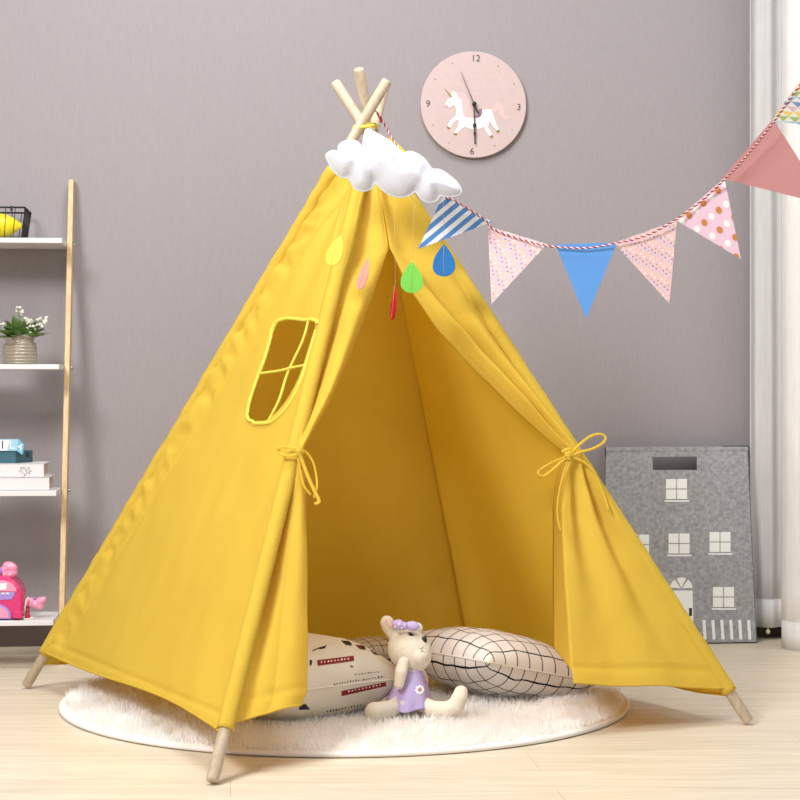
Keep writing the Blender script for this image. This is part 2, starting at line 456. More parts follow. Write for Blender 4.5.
# sleeves round the poles
def sleeve(n, t0, t1, r, wr):
    m_ = MB(); seg = 20; N_ = 150; v = []
    a0 = pole(n, t0); ax = (pole(n, t1)-a0).normalized(); u_ = ax.cross(Vector((0, 1, 0))).normalized(); w_ = ax.cross(u_)
    for i in range(N_+1):
        c = pole(n, t0+(t1-t0)*i/N_); c = c
        for k in range(seg):
            an = 2*PI*k/seg; rr = r+wr*noise.noise(c*28+Vector((math.cos(an), math.sin(an), 0))*1.2)
            v.append(c+u_*math.cos(an)*rr+w_*math.sin(an)*rr)
    m_.add(v, [(i*seg+k, i*seg+(k+1) % seg, (i+1)*seg+(k+1) % seg, (i+1)*seg+k) for i in range(N_) for k in range(seg)])
    o = m_.build('pole_sleeve', M_tent, tent); solid(o, .0012)
sleeve('A', T0, .93, .0185, .003); sleeve('B', T0+.003, .93, .0175, .001); sleeve('C', .052, .93, .0175, .002); sleeve('D', .05, .95, .0165, .0012)
# back panels
def back_panel(n1, n2, label_):
    sh = {'A': Vector((0, 0, 0)), 'C': Vector((0, 0, 0)), 'D': Vector((0, -.05, 0))}
    pl = Plane(POL[n1][0], POL[n2][0], (pole(n1, 1)+pole(n2, 1))/2)
    def g(s, v):
        t = .048+(T1-.048)*v; k_ = 1-v**6; a, b = pole(n1, t)+sh[n1]*k_, pole(n2, t)+sh[n2]*k_; p = a.lerp(b, s); wd = (b-a).length
        e = min(s, 1-s)*wd
        o = min(1, e/.08)*(.018*surf_noise(p.x, p.y, p.z, 2.6, 3)+.004*surf_noise(p.x, p.y, p.z, 11)+.02*math.sin(PI*s)*(1-v))
        return p+pl.n*(o+.004)
    m_ = MB(); m_.grid(g, 60, 90); o = m_.build('back_panel', M_tent, tent); solid(o, .0018)
    m_ = MB(); m_.tube([g(s/24, 0) for s in range(25)], .003, 6); m_.build('hem', M_tent, tent)
back_panel('A', 'D', ''); back_panel('D', 'C', '')

# front flaps
plBC = Plane(fB, fC, (kB+kC)/2)
def pole_at_y(n, y):
    lo, hi = 0, 1.05
    for _ in range(40):
        mid = (lo+hi)/2
        if proj(pole(n, mid))[1] > y: lo = mid
        else: hi = mid
    return (lo+hi)/2
VS, VT = .24, .58      # row of the slit top and of the tie
innerL = [(0, (371, 139)), (.12, (379, 195)), (VS, (388, 250)), (.31, (373, 293)), (.38, (361, 326)), (.45, (347, 362)), (.52, (328, 404)), (.555, (312, 432)), (VT, (300.5, 452)),
          (.62, (305, 474)), (.68, (307.5, 505)), (.78, (309, 570)), (.9, (309.5, 640)), (.97, (309, 690)), (1, (303, 704))]
outL = [(0, 138), (VS, 250), (VT, 452), (1, 724)]
innerR = [(0, (371, 139)), (.12, (379, 195)), (VS, (388, 250)), (.29, (409, 289)), (.35, (436, 325)), (.42, (470, 362)), (.5, (515, 408)), (.555, (553, 443)), (VT, (568, 456)),
          (.62, (564, 476)), (.68, (563, 510)), (.78, (567, 570)), (.9, (572, 635)), (1, (575.5, 682))]
outR = [(0, 138), (VS, 262), (VT, 456), (1, 690)]
def flap_pt(side, u, v):
    inn = innerL if side == 'L' else innerR; out = outL if side == 'L' else outR; pn = 'B' if side == 'L' else 'C'
    y = interp(out, v); a = pole(pn, pole_at_y(pn, y)); ip = interp(inn, v); b = plBC.at(*ip)
    wd = (b-a).length
    p = a.lerp(b, u)
    tie = math.exp(-((v-VT)/(.07 if v < VT else .12))**2)
    o = .016*math.exp(-((u*wd)/.028)**2)
    below = max(0, min(1, (v-VT)/.1)); above = max(0, min(1, (VT-v)/.08)); op = max(0, min(1, (v-VS)/.12))
    if side == 'L':
        # gathered folds above the tie, recess below it
        o += op*above*(.030*math.sin(PI*min(1, max(0, (u-.35)/.65)))-.022*math.exp(-((u-.25)/.13)**2))
        o += below*(-.075*math.exp(-((u-.24)/.15)**2)*max(.15, 1-1.0*(v-VT)/(1-VT))+.012*math.sin(PI*max(0, (u-.55)/.45))-.01*u)
        o += tie*.012*math.sin(u*PI)
        if v < VS+.12: o += (1-op)*(-.016*math.exp(-((u-.45)/.25)**2)*min(1, v/.1)+.006*math.sin(u*9))
        o += min(1, u*wd/.03)*.005*surf_noise(p.x, p.y, p.z*.6, 9)
    else:
        o += op*above*(.034*math.exp(-((u-.80)/.14)**2)-.020*math.exp(-((u-.55)/.10)**2)+.016*math.exp(-((u-.32)/.13)**2)-.012*math.exp(-((u-.13)/.05)**2)-.012*max(0, u-.93)/.07)
        ang = u*wd
        f_ = math.exp(-(v-VT)/.2) if v > VT else 0
        o += below*(.018*math.sin(u*15+.6)*f_+.010*math.sin(u*6.5-.8)*(1-f_)-.004)
        o += below*f_*(-.02*math.exp(-((u-.3)/.08)**2))
        o += tie*.014*math.sin(u*PI)
        if v < VS+.12: o += (1-op)*(.010*math.sin(u*8-.5)*min(1, v/.12))
        o += min(1, u*wd/.03)*.005*surf_noise(p.x, p.y, p.z*.6, 8, 9)
    o -= .003*math.exp(-((v-.965)/.004)**2)
    o += min(1, u*wd/.03)*.0018*surf_noise(p.x, p.y, p.z*.7, 24, 2)
    return p+plBC.n*o
for side in 'LR':
    m_ = MB(); m_.grid(lambda u, v: flap_pt(side, u, v), 70, 190)
    o = m_.build('front_flap', M_tent, tent); solid(o, .0018)
    m_ = MB(); m_.tube([flap_pt(side, s/30, .998) for s in range(31)], .003, 6)
    m_.build('hem', M_tent, tent)
    # turned-back edge of each flap below the slit
    def ret(u, v, side=side):
        vv_ = VS+.02+(1-VS-.02)*v; e = flap_pt(side, 1, vv_); dd = (flap_pt(side, .93, vv_)-e)
        if side == 'L' and vv_ > .97: e = flap_pt(side, 1, .97)+(e-flap_pt(side, 1, .97))*.4
        if side == 'L': inw = -plBC.n*.05*u+Vector((-.012*u, 0, 0))
        else:
            vv_ = VS+.02+(.975-VS-.02)*v; e = flap_pt(side, 1, vv_)
            k = max(0, min(1, (vv_-VT)/.1)); q = Vector(((553+6*(1-k)-400)/F, 1, 0))*(e.y+.28*k+.02); inw = Vector(((q.x-e.x)*k, .28*k+.02, .015*k))*u
        return e+inw
    m_ = MB(); m_.grid(ret, 8, 100, flip=True); o = m_.build('flap_facing', M_tent, tent); solid(o, .0014)
# centre seam above the slit
m_ = MB(); m_.tube([flap_pt('L', 1, VS*k/12)+plBC.n*.001 for k in range(13)], .0028, 6); m_.build('seam', M_tent, tent)
def tie_tube(pts, r, off=.03, pl=plBC, ds=None, name='tie_string', n=30):
    q = spline([pl.at(x, y, (ds[i] if ds else off)) for i, (x, y) in enumerate(pts)], n)
    m_ = MB(); m_.tube(q, r, 8, r2=.6); return m_.build(name, M_tent, tent)
# right bow
tie_tube([(569, 456), (578, 446), (590, 436.5), (600, 434), (605.5, 437), (603, 443), (592, 449), (580, 452), (570, 457)], .0035, ds=[.03, .04, .045, .05, .05, .05, .045, .04, .03])
tie_tube([(569, 456), (556, 461), (543, 468), (538, 473), (543, 476), (552, 470), (562, 461), (569, 457)], .0035, ds=[.03, .035, .04, .045, .045, .04, .035, .03])
tie_tube([(569, 458), (564, 472), (560, 488), (557.5, 505), (558, 520), (561, 531)], .003, ds=[.032, .03, .03, .028, .028, .028])
tie_tube([(571, 457), (582, 461), (592, 469), (598, 480), (604, 495), (609, 511)], .003, ds=[.032, .036, .036, .03, .028, .026])
tie_tube([(562, 452), (570, 449), (579, 452)], .005, ds=[.02, .028, .02], n=12)
def knot(px, py, r, off, pl=plBC):
    m_ = MB(); c = pl.at(px, py, off)
    for a in (0, 1.2, 2.3):
        ex = Vector((math.cos(a), 0, math.sin(a))); m_.tube([c+ex*r*.7*math.cos(t)+Vector((0, -1, 0))*r*.35*math.sin(t)+Z*r*.3*math.sin(t+a) for t in [2*PI*k/14 for k in range(14)]], r*.42, 6, closed=True)
    return m_.build('tie_knot', M_tent, tent)
knot(568.5, 456.5, .011, .034)
# left tie
tie_tube([(279.5, 450), (279, 447.5), (288, 447), (299, 449.5)], .004, ds=[.0, .02, .026, .036])
tie_tube([(299, 453.5), (290, 456), (281, 454), (279, 449)], .004, ds=[.036, .026, .02, .0])
tie_tube([(300, 455), (304, 466), (309, 479), (314, 490), (319, 501), (315, 504)], .0042, ds=[.036, .034, .034, .034, .034, .034])
tie_tube([(301, 449), (307, 453), (313, 462), (316, 474), (317, 486), (314, 498)], .0028, ds=[.036, .034, .03, .026, .026, .026])
tie_tube([(311, 495), (304, 486), (301, 474), (298, 458)], .003, ds=[.02, .022, .024, .03])
knot(299.5, 452, .010, .036)
# cords lashed round the crossing poles
cc = P(364.5, 127, 4.645)
for k, (rx, tilt, dz) in enumerate(((.030, .12, .001), (.031, .05, -.005))):
    m_ = MB(); m_.tube([cc+Vector((math.cos(t)*rx, math.sin(t)*.05, math.cos(t)*rx*tilt+dz)) for t in [2*PI*k_/28 for k_ in range(28)]], .0028, 6, closed=True)
    m_.build('lashing_cord', M_trim, tent)
m_ = MB(); m_.tube(spline([P(360, 127, 4.58), P(366, 126.5, 4.575), P(372, 125.5, 4.58), P(374, 126.5, 4.59)], 12), .0045, 7); m_.build('lashing_cord', M_trim, tent)

# ------------------------------------------------------------------ cloud mobile
cl4 = [(105, 468), (112, 452), (130, 443), (153, 443), (154, 424), (172, 408), (200, 402), (228, 407), (250, 426), (254, 398), (260, 368), (272, 356), (290, 365), (325, 384), (360, 405), (392, 432), (414, 453), (438, 446), (470, 456), (500, 478), (528, 515), (560, 519), (598, 542), (630, 572), (646, 604), (628, 622), (590, 626), (562, 624), (548, 640), (518, 650), (488, 638), (464, 609), (452, 612), (425, 626), (392, 628), (352, 616), (318, 588), (300, 571), (286, 594), (252, 604), (218, 592), (195, 555), (165, 548), (132, 522)]
clp = [(300+x/4, 40+y/4) for x, y in cl4]
CD = 4.36
cloud = thing('cloud_cushion', P(390, 170, CD), 'stuffed white felt cloud hanging at the top of the tent', 'cloud decoration')
cen = [(350, 170), (385, 178), (425, 183)]
outl = [(q.x, q.y) for q in spline([Vector((a, b, 0)) for a, b in clp], len(clp)*4, True)]
def cloud_half(sgn):
    m_ = MB(); NR = 14; v = []; n = len(outl)
    for r in range(NR+1):
        t = (r/NR)
        for (x, y) in outl:
            # spine point nearest in x
            sx = max(346, min(440, 395+(x-395)*.72)); sy = interp([(346, 166), (385, 170), (415, 180), (440, 186)], sx)
            px_, py_ = sx+(x-sx)*t, sy+(y-sy)*t
            d = nearpoly(px_, py_, outl)[0]
            h = .029*(1-math.exp(-d/10.0)) 
            crease = .0
            for (x1, y1, x2, y2) in ((349, 178, 356, 160), (375, 183, 372, 162), (415, 192, 428, 170), (438, 195, 436, 180), (405, 152, 396, 165), (363, 147, 368, 165)):
                dd = nearpoly(px_, py_, [(x1, y1), (x2, y2)])[0]; crease += .004*math.exp(-(dd/4.5)**2)
            h -= min(crease, h*.5)
            v.append(P(px_, py_, CD)+Vector((0, -sgn*h, 0)))
    f = [(r*n+k, r*n+(k+1) % n, (r+1)*n+(k+1) % n, (r+1)*n+k) for r in range(NR) for k in range(n)]
    if sgn > 0: f = [g[::-1] for g in f]
    return m_.add(v, f)
M_felt = mat('white_felt', (206, 206, 214), .9, bump=.4, bump_scale=300, sheen=.2, spec=.1)
h1 = cloud_half(1); h2 = cloud_half(-1); h1.add(h2.v, h2.f)
o = h1.build('cloud_body', M_felt, cloud)
m_ = MB(); m_.tube([P(x, y, CD) for x, y in outl], .002, 6, closed=True); m_.build('edge_seam', M_felt, cloud)
m_ = MB(); m_.tube([P(372, 131, CD), P(371, 128, 4.52), P(369, 126, 4.6)], .0012, 6); m_.build('hanging_cord', M_thread, cloud)
def drop(cx, cy, w_, h_, rot, tilt, col, name, th_top, d=4.27):
    """felt drop: width factor w_ (<1 when turned), height h_ px"""
    r = thing('felt_raindrop', P(cx, cy, d), name, 'raindrop decoration', 'felt raindrops hanging from the cloud')
    H = h_*d/F; Wd = w_*d/F; full = H*.66
    ang = -math.acos(max(.08, min(1, Wd/full)))*tilt
    m_ = MB(); n = 36; pl_ = []
    for k in range(n):
        a = 2*PI*k/n; x = full/2*math.sin(a)*(math.sin(a/2))**1.1*1.42; z = math.cos(a)*H/2
        pl_.append((x, z))
    R = Matrix.Rotation(rot, 3, 'Y') @ Matrix.Rotation(ang, 3, 'Z')
    c = P(cx, cy, d); vv_ = [R @ Vector((x, -.0015, z))+c for x, z in pl_]
    m_.prism(vv_, R @ Vector((0, .003, 0))); o = m_.build('drop', mat('felt_'+name.split()[0], col, .9, bump=.4, bump_scale=400, spec=.1, noise_amt=.05, noise_scale=300), r, smooth=False); bevel(o, .0008, 2)
    m_ = MB(); m_.tube([c+R @ Vector((0, -.0022, H*.5)), c+R @ Vector((0, -.0022, -H*.45))], .0005, 5)
    tx, ty = th_top
    m_.tube([P(tx, ty, CD-.01), c+R @ Vector((0, 0, H*.5))], .00035, 4)
    m_.build('thread', M_thread, r)
drop(336, 250, 15, 32, .32, 1, (232, 208, 84), 'yellow felt raindrop, the leftmost one hanging against the tent', (341, 187))
drop(364, 273.5, 9, 33, .28, 1, (240, 152, 140), 'salmon pink felt raindrop hanging turned sideways above the door', (374, 188))
drop(393.8, 303, 4.5, 34, .10, 1, (180, 24, 36), 'red felt raindrop hanging edge-on, the lowest of the drops', (394, 190), 4.2)
drop(411.8, 277, 22, 32, 0, 1, (120, 200, 84), 'green felt raindrop hanging in front of the door slit', (415, 192))
drop(444, 260, 21, 33, 0, 1, (50, 112, 176), 'blue felt raindrop hanging below the striped pennant', (443, 195), 4.40)

# ------------------------------------------------------------------ bunting
M_red = mat('dark_red_cord', (150, 32, 48), .7); M_wcord = mat('white_cord', (232, 222, 218), .7)
def paper(n, c): return mat('paper_'+n, c, .6, transl=.12, spec=.25)
def fl(name, tri, ds, base, pats, label, hide=None):
    """tri: left top, right top, tip in px; ds depth of each"""
    a, b, c = [P(x, y, d) for (x, y), d in zip(tri, ds)]
    root = thing('pennant_flag', (a+b)/2, label, 'pennant', 'pennants on the bunting string')
    n = (b-a).cross(c-a).normalized()
    if n.dot(CAMP-a) < 0: n = -n
    ex = (b-a).normalized(); ey = n.cross(ex)
    if ey.dot(c-a) < 0: ey = -ey
    T2 = [(0, 0), ((b-a).length, 0), ((c-a).dot(ex), (c-a).dot(ey))]
    mats_ = [base]; m_ = MB()
    bend = lambda x, y: .004*math.sin(y*14)
    w3 = lambda p, off: a+ex*p[0]+ey*p[1]+n*off
    m_.prism([w3(p, -.0003) for p in T2], n*.0006, 0)
    for poly, mm in pats(T2):
        q = clip(poly, T2)
        if len(q) >= 3:
            if mm not in mats_: mats_.append(mm)
            ar = sum(q[i-1][0]*q[i][1]-q[i][0]*q[i-1][1] for i in range(len(q)))
            if abs(ar) < 1e-7: continue
            m_.add([w3(p, .0007) for p in q], [tuple(range(len(q)))], mats_.index(mm))
            m_.add([w3(p, -.0007) for p in q], [tuple(range(len(q)))[::-1]], mats_.index(mm))
    m_.build('flag_paper', mats_, root, smooth=False)
    return a, b, n, ex, ey
def circ(x, y, r, k=12): return [(x+r*math.cos(2*PI*i/k), y+r*math.sin(2*PI*i/k)) for i in range(k)]
def confetti(T2):
    cols = [paper(n, c) for n, c in (('white', (248, 246, 246)), ('dotblue', (92, 130, 205)), ('dotyellow', (240, 214, 130)), ('dotgreen', (150, 170, 120)), ('dotsky', (150, 205, 225)))]
    out = []; rnd = random.Random(3)
    for i in range(-6, 26):
        for j in range(-2, 26):
            x = i*.0105+(j % 2)*.005; y = j*.0092
            out.append((circ(x, y, .0021, 8), cols[(i*2+j*3) % 5]))
    return out
def stripes(T2):
    wht = paper('white', (248, 246, 246)); out = []
    a = math.radians(-66); dx, dy = math.cos(a), math.sin(a); nx, ny = -dy, dx
    for k in range(-12, 16):
        o = k*.0225; c = (o*nx, o*ny)
        out.append(([(c[0]-dx, c[1]-dy), (c[0]+dx, c[1]+dy), (c[0]+dx+nx*.011, c[1]+dy+ny*.011), (c[0]-dx+nx*.011, c[1]-dy+ny*.011)], wht))
    return out
def polka(T2):
    br = paper('ochre', (205, 140, 82)); wht = paper('white', (250, 248, 248)); out = []
    for i in range(-8, 16):
        for j in range(-2, 8):
            x = i*.0265-j*.0305+.012; y = j*.036+.012
            out.append((circ(x, y, .0085, 20), br if i % 2 else wht))
    return out
def zig(T2):
    cs = [paper(n, c) for n, c in (('sky', (158, 214, 240)), ('grn', (170, 208, 130)), ('yel', (248, 224, 120)), ('pnk', (232, 200, 222)), ('per', (130, 165, 220)))]
    # rows run level in the room: tilt against the string direction
    out = []; a = -math.radians(54)*-1
    ca, sa = math.cos(a), math.sin(a)
    R = lambda x, y: (x*ca-y*sa, x*sa+y*ca)
    for j in range(-14, 16):
        for i in range(-16, 16):
            x = i*.026+(j % 2)*.013; y = j*.0135
            out.append(([R(x, y), R(x+.013, y+.0135), R(x+.026, y)][::1], cs[(-j) % 5]))
    return out
none = lambda T2: []
pk = paper('pink', (228, 192, 196))
fl('f', [(389, 135), (430, 176), (396, 188)], (4.62, 4.58, 4.60), paper('yellow', (250, 206, 60)), none, 'yellow pennant mostly hidden behind the white cloud')
fl('f', [(443, 195.5), (492.5, 222), (418, 249)], (4.47, 4.50, 4.46), paper('stripeblue', (92, 148, 214)), stripes, 'blue and white diagonally striped pennant beside the cloud')
fl('f', [(488, 226), (547, 244), (491.5, 304)], (4.50, 4.46, 4.48), pk, confetti, 'pink confetti-dotted pennant nearer the tent, left of the plain blue one')
fl('f', [(555.5, 244.5), (617, 242.5), (586, 319)], (4.44, 4.38, 4.41), paper('blue', (90, 146, 210)), none, 'plain blue pennant at the lowest point of the string')
fl('f', [(614, 243), (677, 220), (669.5, 303.5)], (4.38, 4.28, 4.33), pk, confetti, 'pink confetti-dotted pennant between plain blue and brown-dotted ones')
fl('f', [(676, 220), (724.5, 178), (741, 259)], (4.28, 4.15, 4.2), paper('lilac', (236, 205, 226)), polka, 'lilac pennant with brown and white polka dots')
fl('f', [(722, 178.5), (773, 119), (828, 205)], (4.15, 3.9, 4.0), paper('rose', (226, 168, 175)), none, 'plain dusty rose pennant in front of the curtain')
fl('f', [(772, 120), (822, 50), (868, 135)], (3.9, 3.7, 3.8), paper('white', (248, 246, 246)), zig, 'multicoloured triangle-patterned pennant at the right edge')
spts = [(374, 108, 4.63), (380, 117, 4.63), (386, 127, 4.625), (395, 143, 4.61), (420, 174, 4.58), (440, 194, 4.50), (452, 199.5, 4.465), (470, 210, 4.48), (486, 221, 4.49), (494, 229.5, 4.49), (520, 239, 4.47), (540, 244.5, 4.45), (557, 247, 4.43), (586, 248, 4.40), (612, 244, 4.37), (645, 236, 4.32),
        (672, 222, 4.27), (700, 202, 4.21), (722, 182, 4.14), (745, 158, 4.03), (770, 127, 3.90), (790, 99, 3.80), (808, 75, 3.74), (840, 30, 3.64), (900, -50, 3.5), (1010, -160, 3.3)]
sp = spline([P(x, y, d-.004) for x, y, d in spts], 620)
m_ = MB()
for ph, mi in ((0, 0), (PI, 1)):
    tw = []; L_ = 0
    for i, p in enumerate(sp):
        if i: L_ += (p-sp[i-1]).length
        t = (sp[min(i+1, len(sp)-1)]-sp[max(0, i-1)]).normalized(); a = Z-t*Z.dot(t); a.normalize(); b = t.cross(a)
        an = L_*2*PI/.016+ph; tw.append(p+(a*math.cos(an)+b*math.sin(an))*.0012)
    m_.tube(tw, .0017 if mi == 0 else .0012, 5, mi)
o = m_.build('bunting_string', [M_red, M_wcord], loc=sp[0]); tag(o, 'red and white twisted string running from the tent top across the pennants', 'string')
# tail of the string knotted by the poles
m_ = MB(); m_.ball(P(381, 121, 4.60), .0045); m_.tube(spline([P(377, 113, 4.60), P(381, 121, 4.6), P(380.5, 116, 4.59)], 10), .002, 5)
m_.build('knot', M_red, o)

# ------------------------------------------------------------------ clock
plW = Plane(W(0, .0, 0), W(1, .0, 0), W(0, .0, 1))
cc = W(ufor(473.6, .02), .02, zfor(473.6, 104.5, .02)); CR = 53.2*cc.y/F
clock = thing('wall_clock', W(ufor(473.6, .02), 0, cc.z), 'round pink wall clock with a white unicorn on the face', 'clock')
ta = math.radians(-2.6); cx_ = U*math.cos(ta)+Z*math.sin(ta); cy_ = -U*math.sin(ta)+Z*math.cos(ta)
def cp(a, b, off=0): return cc+cx_*a+cy_*b+NN*off
ring = [cp(CR*math.cos(2*PI*k/96), CR*math.sin(2*PI*k/96), -.018) for k in range(96)]
m_ = MB(); m_.prism(ring, NN*.018); o = m_.build('clock_case', mat('pink_clock_board', (200, 178, 175), .5, noise_amt=.03, noise_scale=60), clock, smooth=False); bevel(o, .002, 3)
m_ = MB()
for s, px_, py_ in (('12', 475.8, 58.5), ('3', 518.8, 107.5), ('6', 472, 151.5), ('9', 428, 104)):
    m_ = MB(); p = plW.at(px_, py_, .02); text_mb(m_, s, p, cx_, cy_, NN, .030, 0, .001)
    m_.build('hour_numeral', mat('numeral_brown', (82, 66, 64), .6), clock, smooth=False)
m_ = MB()
for k in range(12):
    if k % 3:
        a = k*PI/6; m_ = MB(); m_.prism([cp(math.sin(a)*CR*.865+.0018*math.cos(t), math.cos(a)*CR*.865+.0018*math.sin(t), .0004) for t in [PI*i/4 for i in range(8)]], NN*.0006); m_.build('hour_dot', mat('numeral_brown', (0, 0, 0)), clock, smooth=False)
def c7(x, y): return (400+x*.175, 30+y*.175)
unicorn = [
 (0, [(415, 0)]),]
um = [mat('print_white', (232, 228, 224), .6), mat('print_mane_pink', (222, 184, 184), .6), mat('print_gold', (150, 125, 60), .6), mat('print_saddle', (150, 112, 135), .6), mat('print_pink', (238, 176, 178), .6), mat('print_grey', (150, 140, 140), .6)]
shapes = [
 (1, [(325, 365), (345, 352), (370, 365), (388, 395), (398, 430), (412, 470), (420, 505), (395, 510), (360, 500), (352, 460), (345, 410), (330, 400)]),   # mane
 (1, [(522, 455), (530, 432), (555, 415), (585, 425), (592, 455), (596, 485), (620, 502), (608, 516), (585, 505), (572, 480), (560, 458), (540, 470)]),        # tail
 (0, [(300, 345), (312, 352), (325, 362), (330, 385), (352, 400), (355, 440), (360, 480), (375, 500), (415, 502), (440, 498), (470, 455), (522, 453), (532, 480), (545, 525), (566, 568), (552, 575), (530, 545), (510, 520), (503, 555), (528, 600), (512, 606), (492, 580), (480, 552), (455, 566), (410, 568), (375, 555), (355, 560), (330, 588), (322, 594), (308, 585), (328, 555), (338, 520), (325, 512), (305, 530), (288, 558), (270, 548), (288, 515), (318, 488), (322, 465), (318, 440), (310, 425), (285, 442), (262, 440), (255, 425), (268, 402), (285, 388), (292, 365)]),
 (2, [(250, 328), (256, 334), (298, 378), (290, 388)]),
 (3, [(448, 452), (468, 450), (470, 470), (462, 492), (445, 502), (425, 500), (425, 492), (445, 485), (452, 470)]),
 (2, [(270, 548), (288, 558), (282, 566), (268, 560)]), (2, [(308, 586), (328, 592), (322, 600), (306, 598)]),
 (2, [(512, 604), (528, 600), (532, 612), (516, 616)]), (2, [(550, 574), (566, 568), (570, 582), (554, 587)]),
 (4, [(255, 425), (270, 428), (272, 438), (262, 440)]), (4, [(302, 352), (312, 356), (308, 366)]),
 (5, [(280, 406), (290, 412), (298, 408), (297, 411), (290, 415), (280, 409)]),
]
m_ = MB()
for k, (mi, pts) in enumerate(shapes):
    q = [plW.at(*c7(x, y), .0203+.00025*(k+1)) for x, y in pts]
    from mathutils.geometry import tessellate_polygon
    tr = tessellate_polygon([q]); 
    tr = [t if (q[t[1]]-q[t[0]]).cross(q[t[2]]-q[t[0]]).dot(NN) > 0 else t[::-1] for t in tr]
    m_.add(q, [tuple(t) for t in tr], mi)
m_.build('unicorn_print', um, clock, smooth=False)
def hand(name, pa, pb, w0, w1, off, extra=None, mm=M_black):
    a = plW.at(*pa, .02+off); b = plW.at(*pb, .02+off); d = (b-a).normalized(); s = d.cross(NN)
    m_ = MB(); m_.prism([a-s*w0, a+s*w0, b+s*w1, b-s*w1], NN*.0012)
    for (x, y, r) in (extra or []):
        c = plW.at(x, y, .02+off); m_.prism([c+s*r*math.cos(t)+d*r*1.5*math.sin(t) for t in [PI*i/6 for i in range(12)]], NN*.0014)
    return m_.build(name, mm, clock, smooth=False)
hand('hour_hand', (473.8, 104), (474.8, 134), .0014, .0014, .006, [(474.6, 125.6, .0055)])
hand('minute_hand', (473.8, 104), (475.1, 144), .0012, .0022, .009, [(474.8, 133.5, .0045)])
hand('second_hand', (460.8, 72), (474.2, 104.5), .0006, .0014, .012, mm=mat('dark_brown_hand', (86, 60, 62), .5)).name
hand('second_hand_tail', (474.2, 104.5), (478.3, 113.5), .0014, .0035, .012)
m_ = MB(); c = plW.at(474, 104.3, .022); m_.tube([c, c+NN*.014], .0065, 16); m_.build('hand_hub', M_black, clock)

# ------------------------------------------------------------------ felt house bag
bagB = .15
b0 = W(ufor(598, bagB), bagB, .004); b1 = W(ufor(757, bagB), bagB, .004)
tl = WP(606, 447, .085); trr = WP(748, 446.5, .085)
plG = Plane(b0, b1, (tl+trr)/2)
M_greyfelt = mat('grey_felt', (140, 140, 143), .95, col2=(172, 172, 175), noise_scale=85, bump=.5, bump_scale=300, spec=.1)
M_darkfelt = mat('dark_felt', (62, 62, 66), .95, spec=.1)
bag = thing('felt_storage_bag', (b0+b1)/2, 'grey felt storage bag printed as a house, leaning on the back wall', 'storage bag')
def gp(px, py, off=0): return plG.at(px, py, off)
BL = proj(b0); BRr = proj(b1)
def panel(name, back, m):
    o_ = [(606, 447), (748, 446.5), BRr, BL]; s0, s1, s2, s3 = (652.5, 457), (697, 456.5), (697, 470), (653, 470)
    O = [gp(*q, -back) for q in o_]; S = [gp(*q, -back) for q in (s0, s1, s2, s3)]
    m_ = MB(); t = -plG.n*.004
    for q in ((0, 1, 's1', 's0'), (1, 2, 's2', 's1'), (2, 3, 's3', 's2'), (3, 0, 's0', 's3')):
        pts = [O[k] if isinstance(k, int) else S[int(k[1])] for k in q]
        m_.prism(pts, t)
    return m_.build(name, m, bag, smooth=False)
panel('front_panel', 0, M_greyfelt); panel('back_panel', .04, M_greyfelt)
m_ = MB()
for a, b in (((606, 447), BL), ((748, 446.5), BRr)):
    m_ = MB(); m_.prism([gp(*a), gp(*b), gp(*b, -.04), gp(*a, -.04)], U*.003*(-1 if a[0] > 700 else 1)); m_.build('side_gusset', M_greyfelt, bag, smooth=False)
m_ = MB(); m_.prism([gp(*BL), gp(*BRr), gp(*BRr, -.04), gp(*BL, -.04)], Z*.003); m_.build('bottom_panel', M_greyfelt, bag, smooth=False)
m_ = MB()
for side_x in (606, 748):
    m_.prism([gp(side_x, 447, -.001), gp(side_x, 456, -.001), gp(side_x, 456, -.06), gp(side_x, 447, -.06)], U*.004*(1 if side_x > 700 else -1)); m_.build('edge_binding', M_darkfelt, bag, smooth=False); m_ = MB()
m_.prism([gp(722, 445.8, -.006), gp(749, 445.5, -.006), gp(749, 449, -.006), gp(722, 449, -.006)], plG.n*-.004)
m_.build('top_binding', M_darkfelt, bag, smooth=False)
m_ = MB(); m_.prism([gp(606, 447, .0015), gp(748, 446.5, .0015), gp(748.5, 450.5, .0015), gp(605.8, 451, .0015)], -plG.n*.002); m_.build('top_hem', M_greyfelt, bag, smooth=False)
M_print = mat('white_print', (238, 238, 238), .7)
def qd(m_, x0, y0, x1, y1): m_.prism([gp(x0, y0, .0004), gp(x1, y0, .0004), gp(x1, y1, .0004), gp(x0, y1, .0004)], plG.n*.0008)
def bgwin(x, y, w_=21, h_=20):
    m_ = MB(); hx = w_/2-.5; hy = h_/2-.5
    for i in (0, 1):
        for j in (0, 1):
            qd(m_, x+i*(hx+1), y+j*(hy+1), x+i*(hx+1)+hx, y+j*(hy+1)+hy)
    qd(m_, x-1.3, y+h_+1.2, x+w_+2, y+h_+2.8); m_.build('window_print', M_print, bag, smooth=False)
for x, y in ((666, 479), (628, 534.5), (668.5, 533.5), (709.5, 532), (713, 587)): bgwin(x, y)
m_ = MB()
cx0, cy0, r0 = 681.3, 588.8, 10.5
for a0, a1 in ((3, 57), (63, 117), (123, 177)):
    q = [(cx0, cy0)]+[(cx0+r0*math.cos(math.radians(a)), cy0-r0*math.sin(math.radians(a))) for a in range(a0, a1+1, 9)]
    am = math.radians((a0+a1)/2); q = [(x+.9*math.cos(am), y-.9*math.sin(am)) for x, y in q]
    m_.prism([gp(x, y, .0004) for x, y in q], plG.n*.0008)
m_.prism([gp(670.5, 590.5, .0004), gp(692.5, 590.5, .0004), gp(694, 641, .0004), gp(670.5, 641, .0004)], plG.n*.0008)
m_.build('door_print', M_print, bag, smooth=False)
m_ = MB(); m_.prism([gp(689, 608, .0013), gp(692, 608, .0013), gp(692, 616, .0013), gp(689, 616, .0013)], plG.n*.0004)
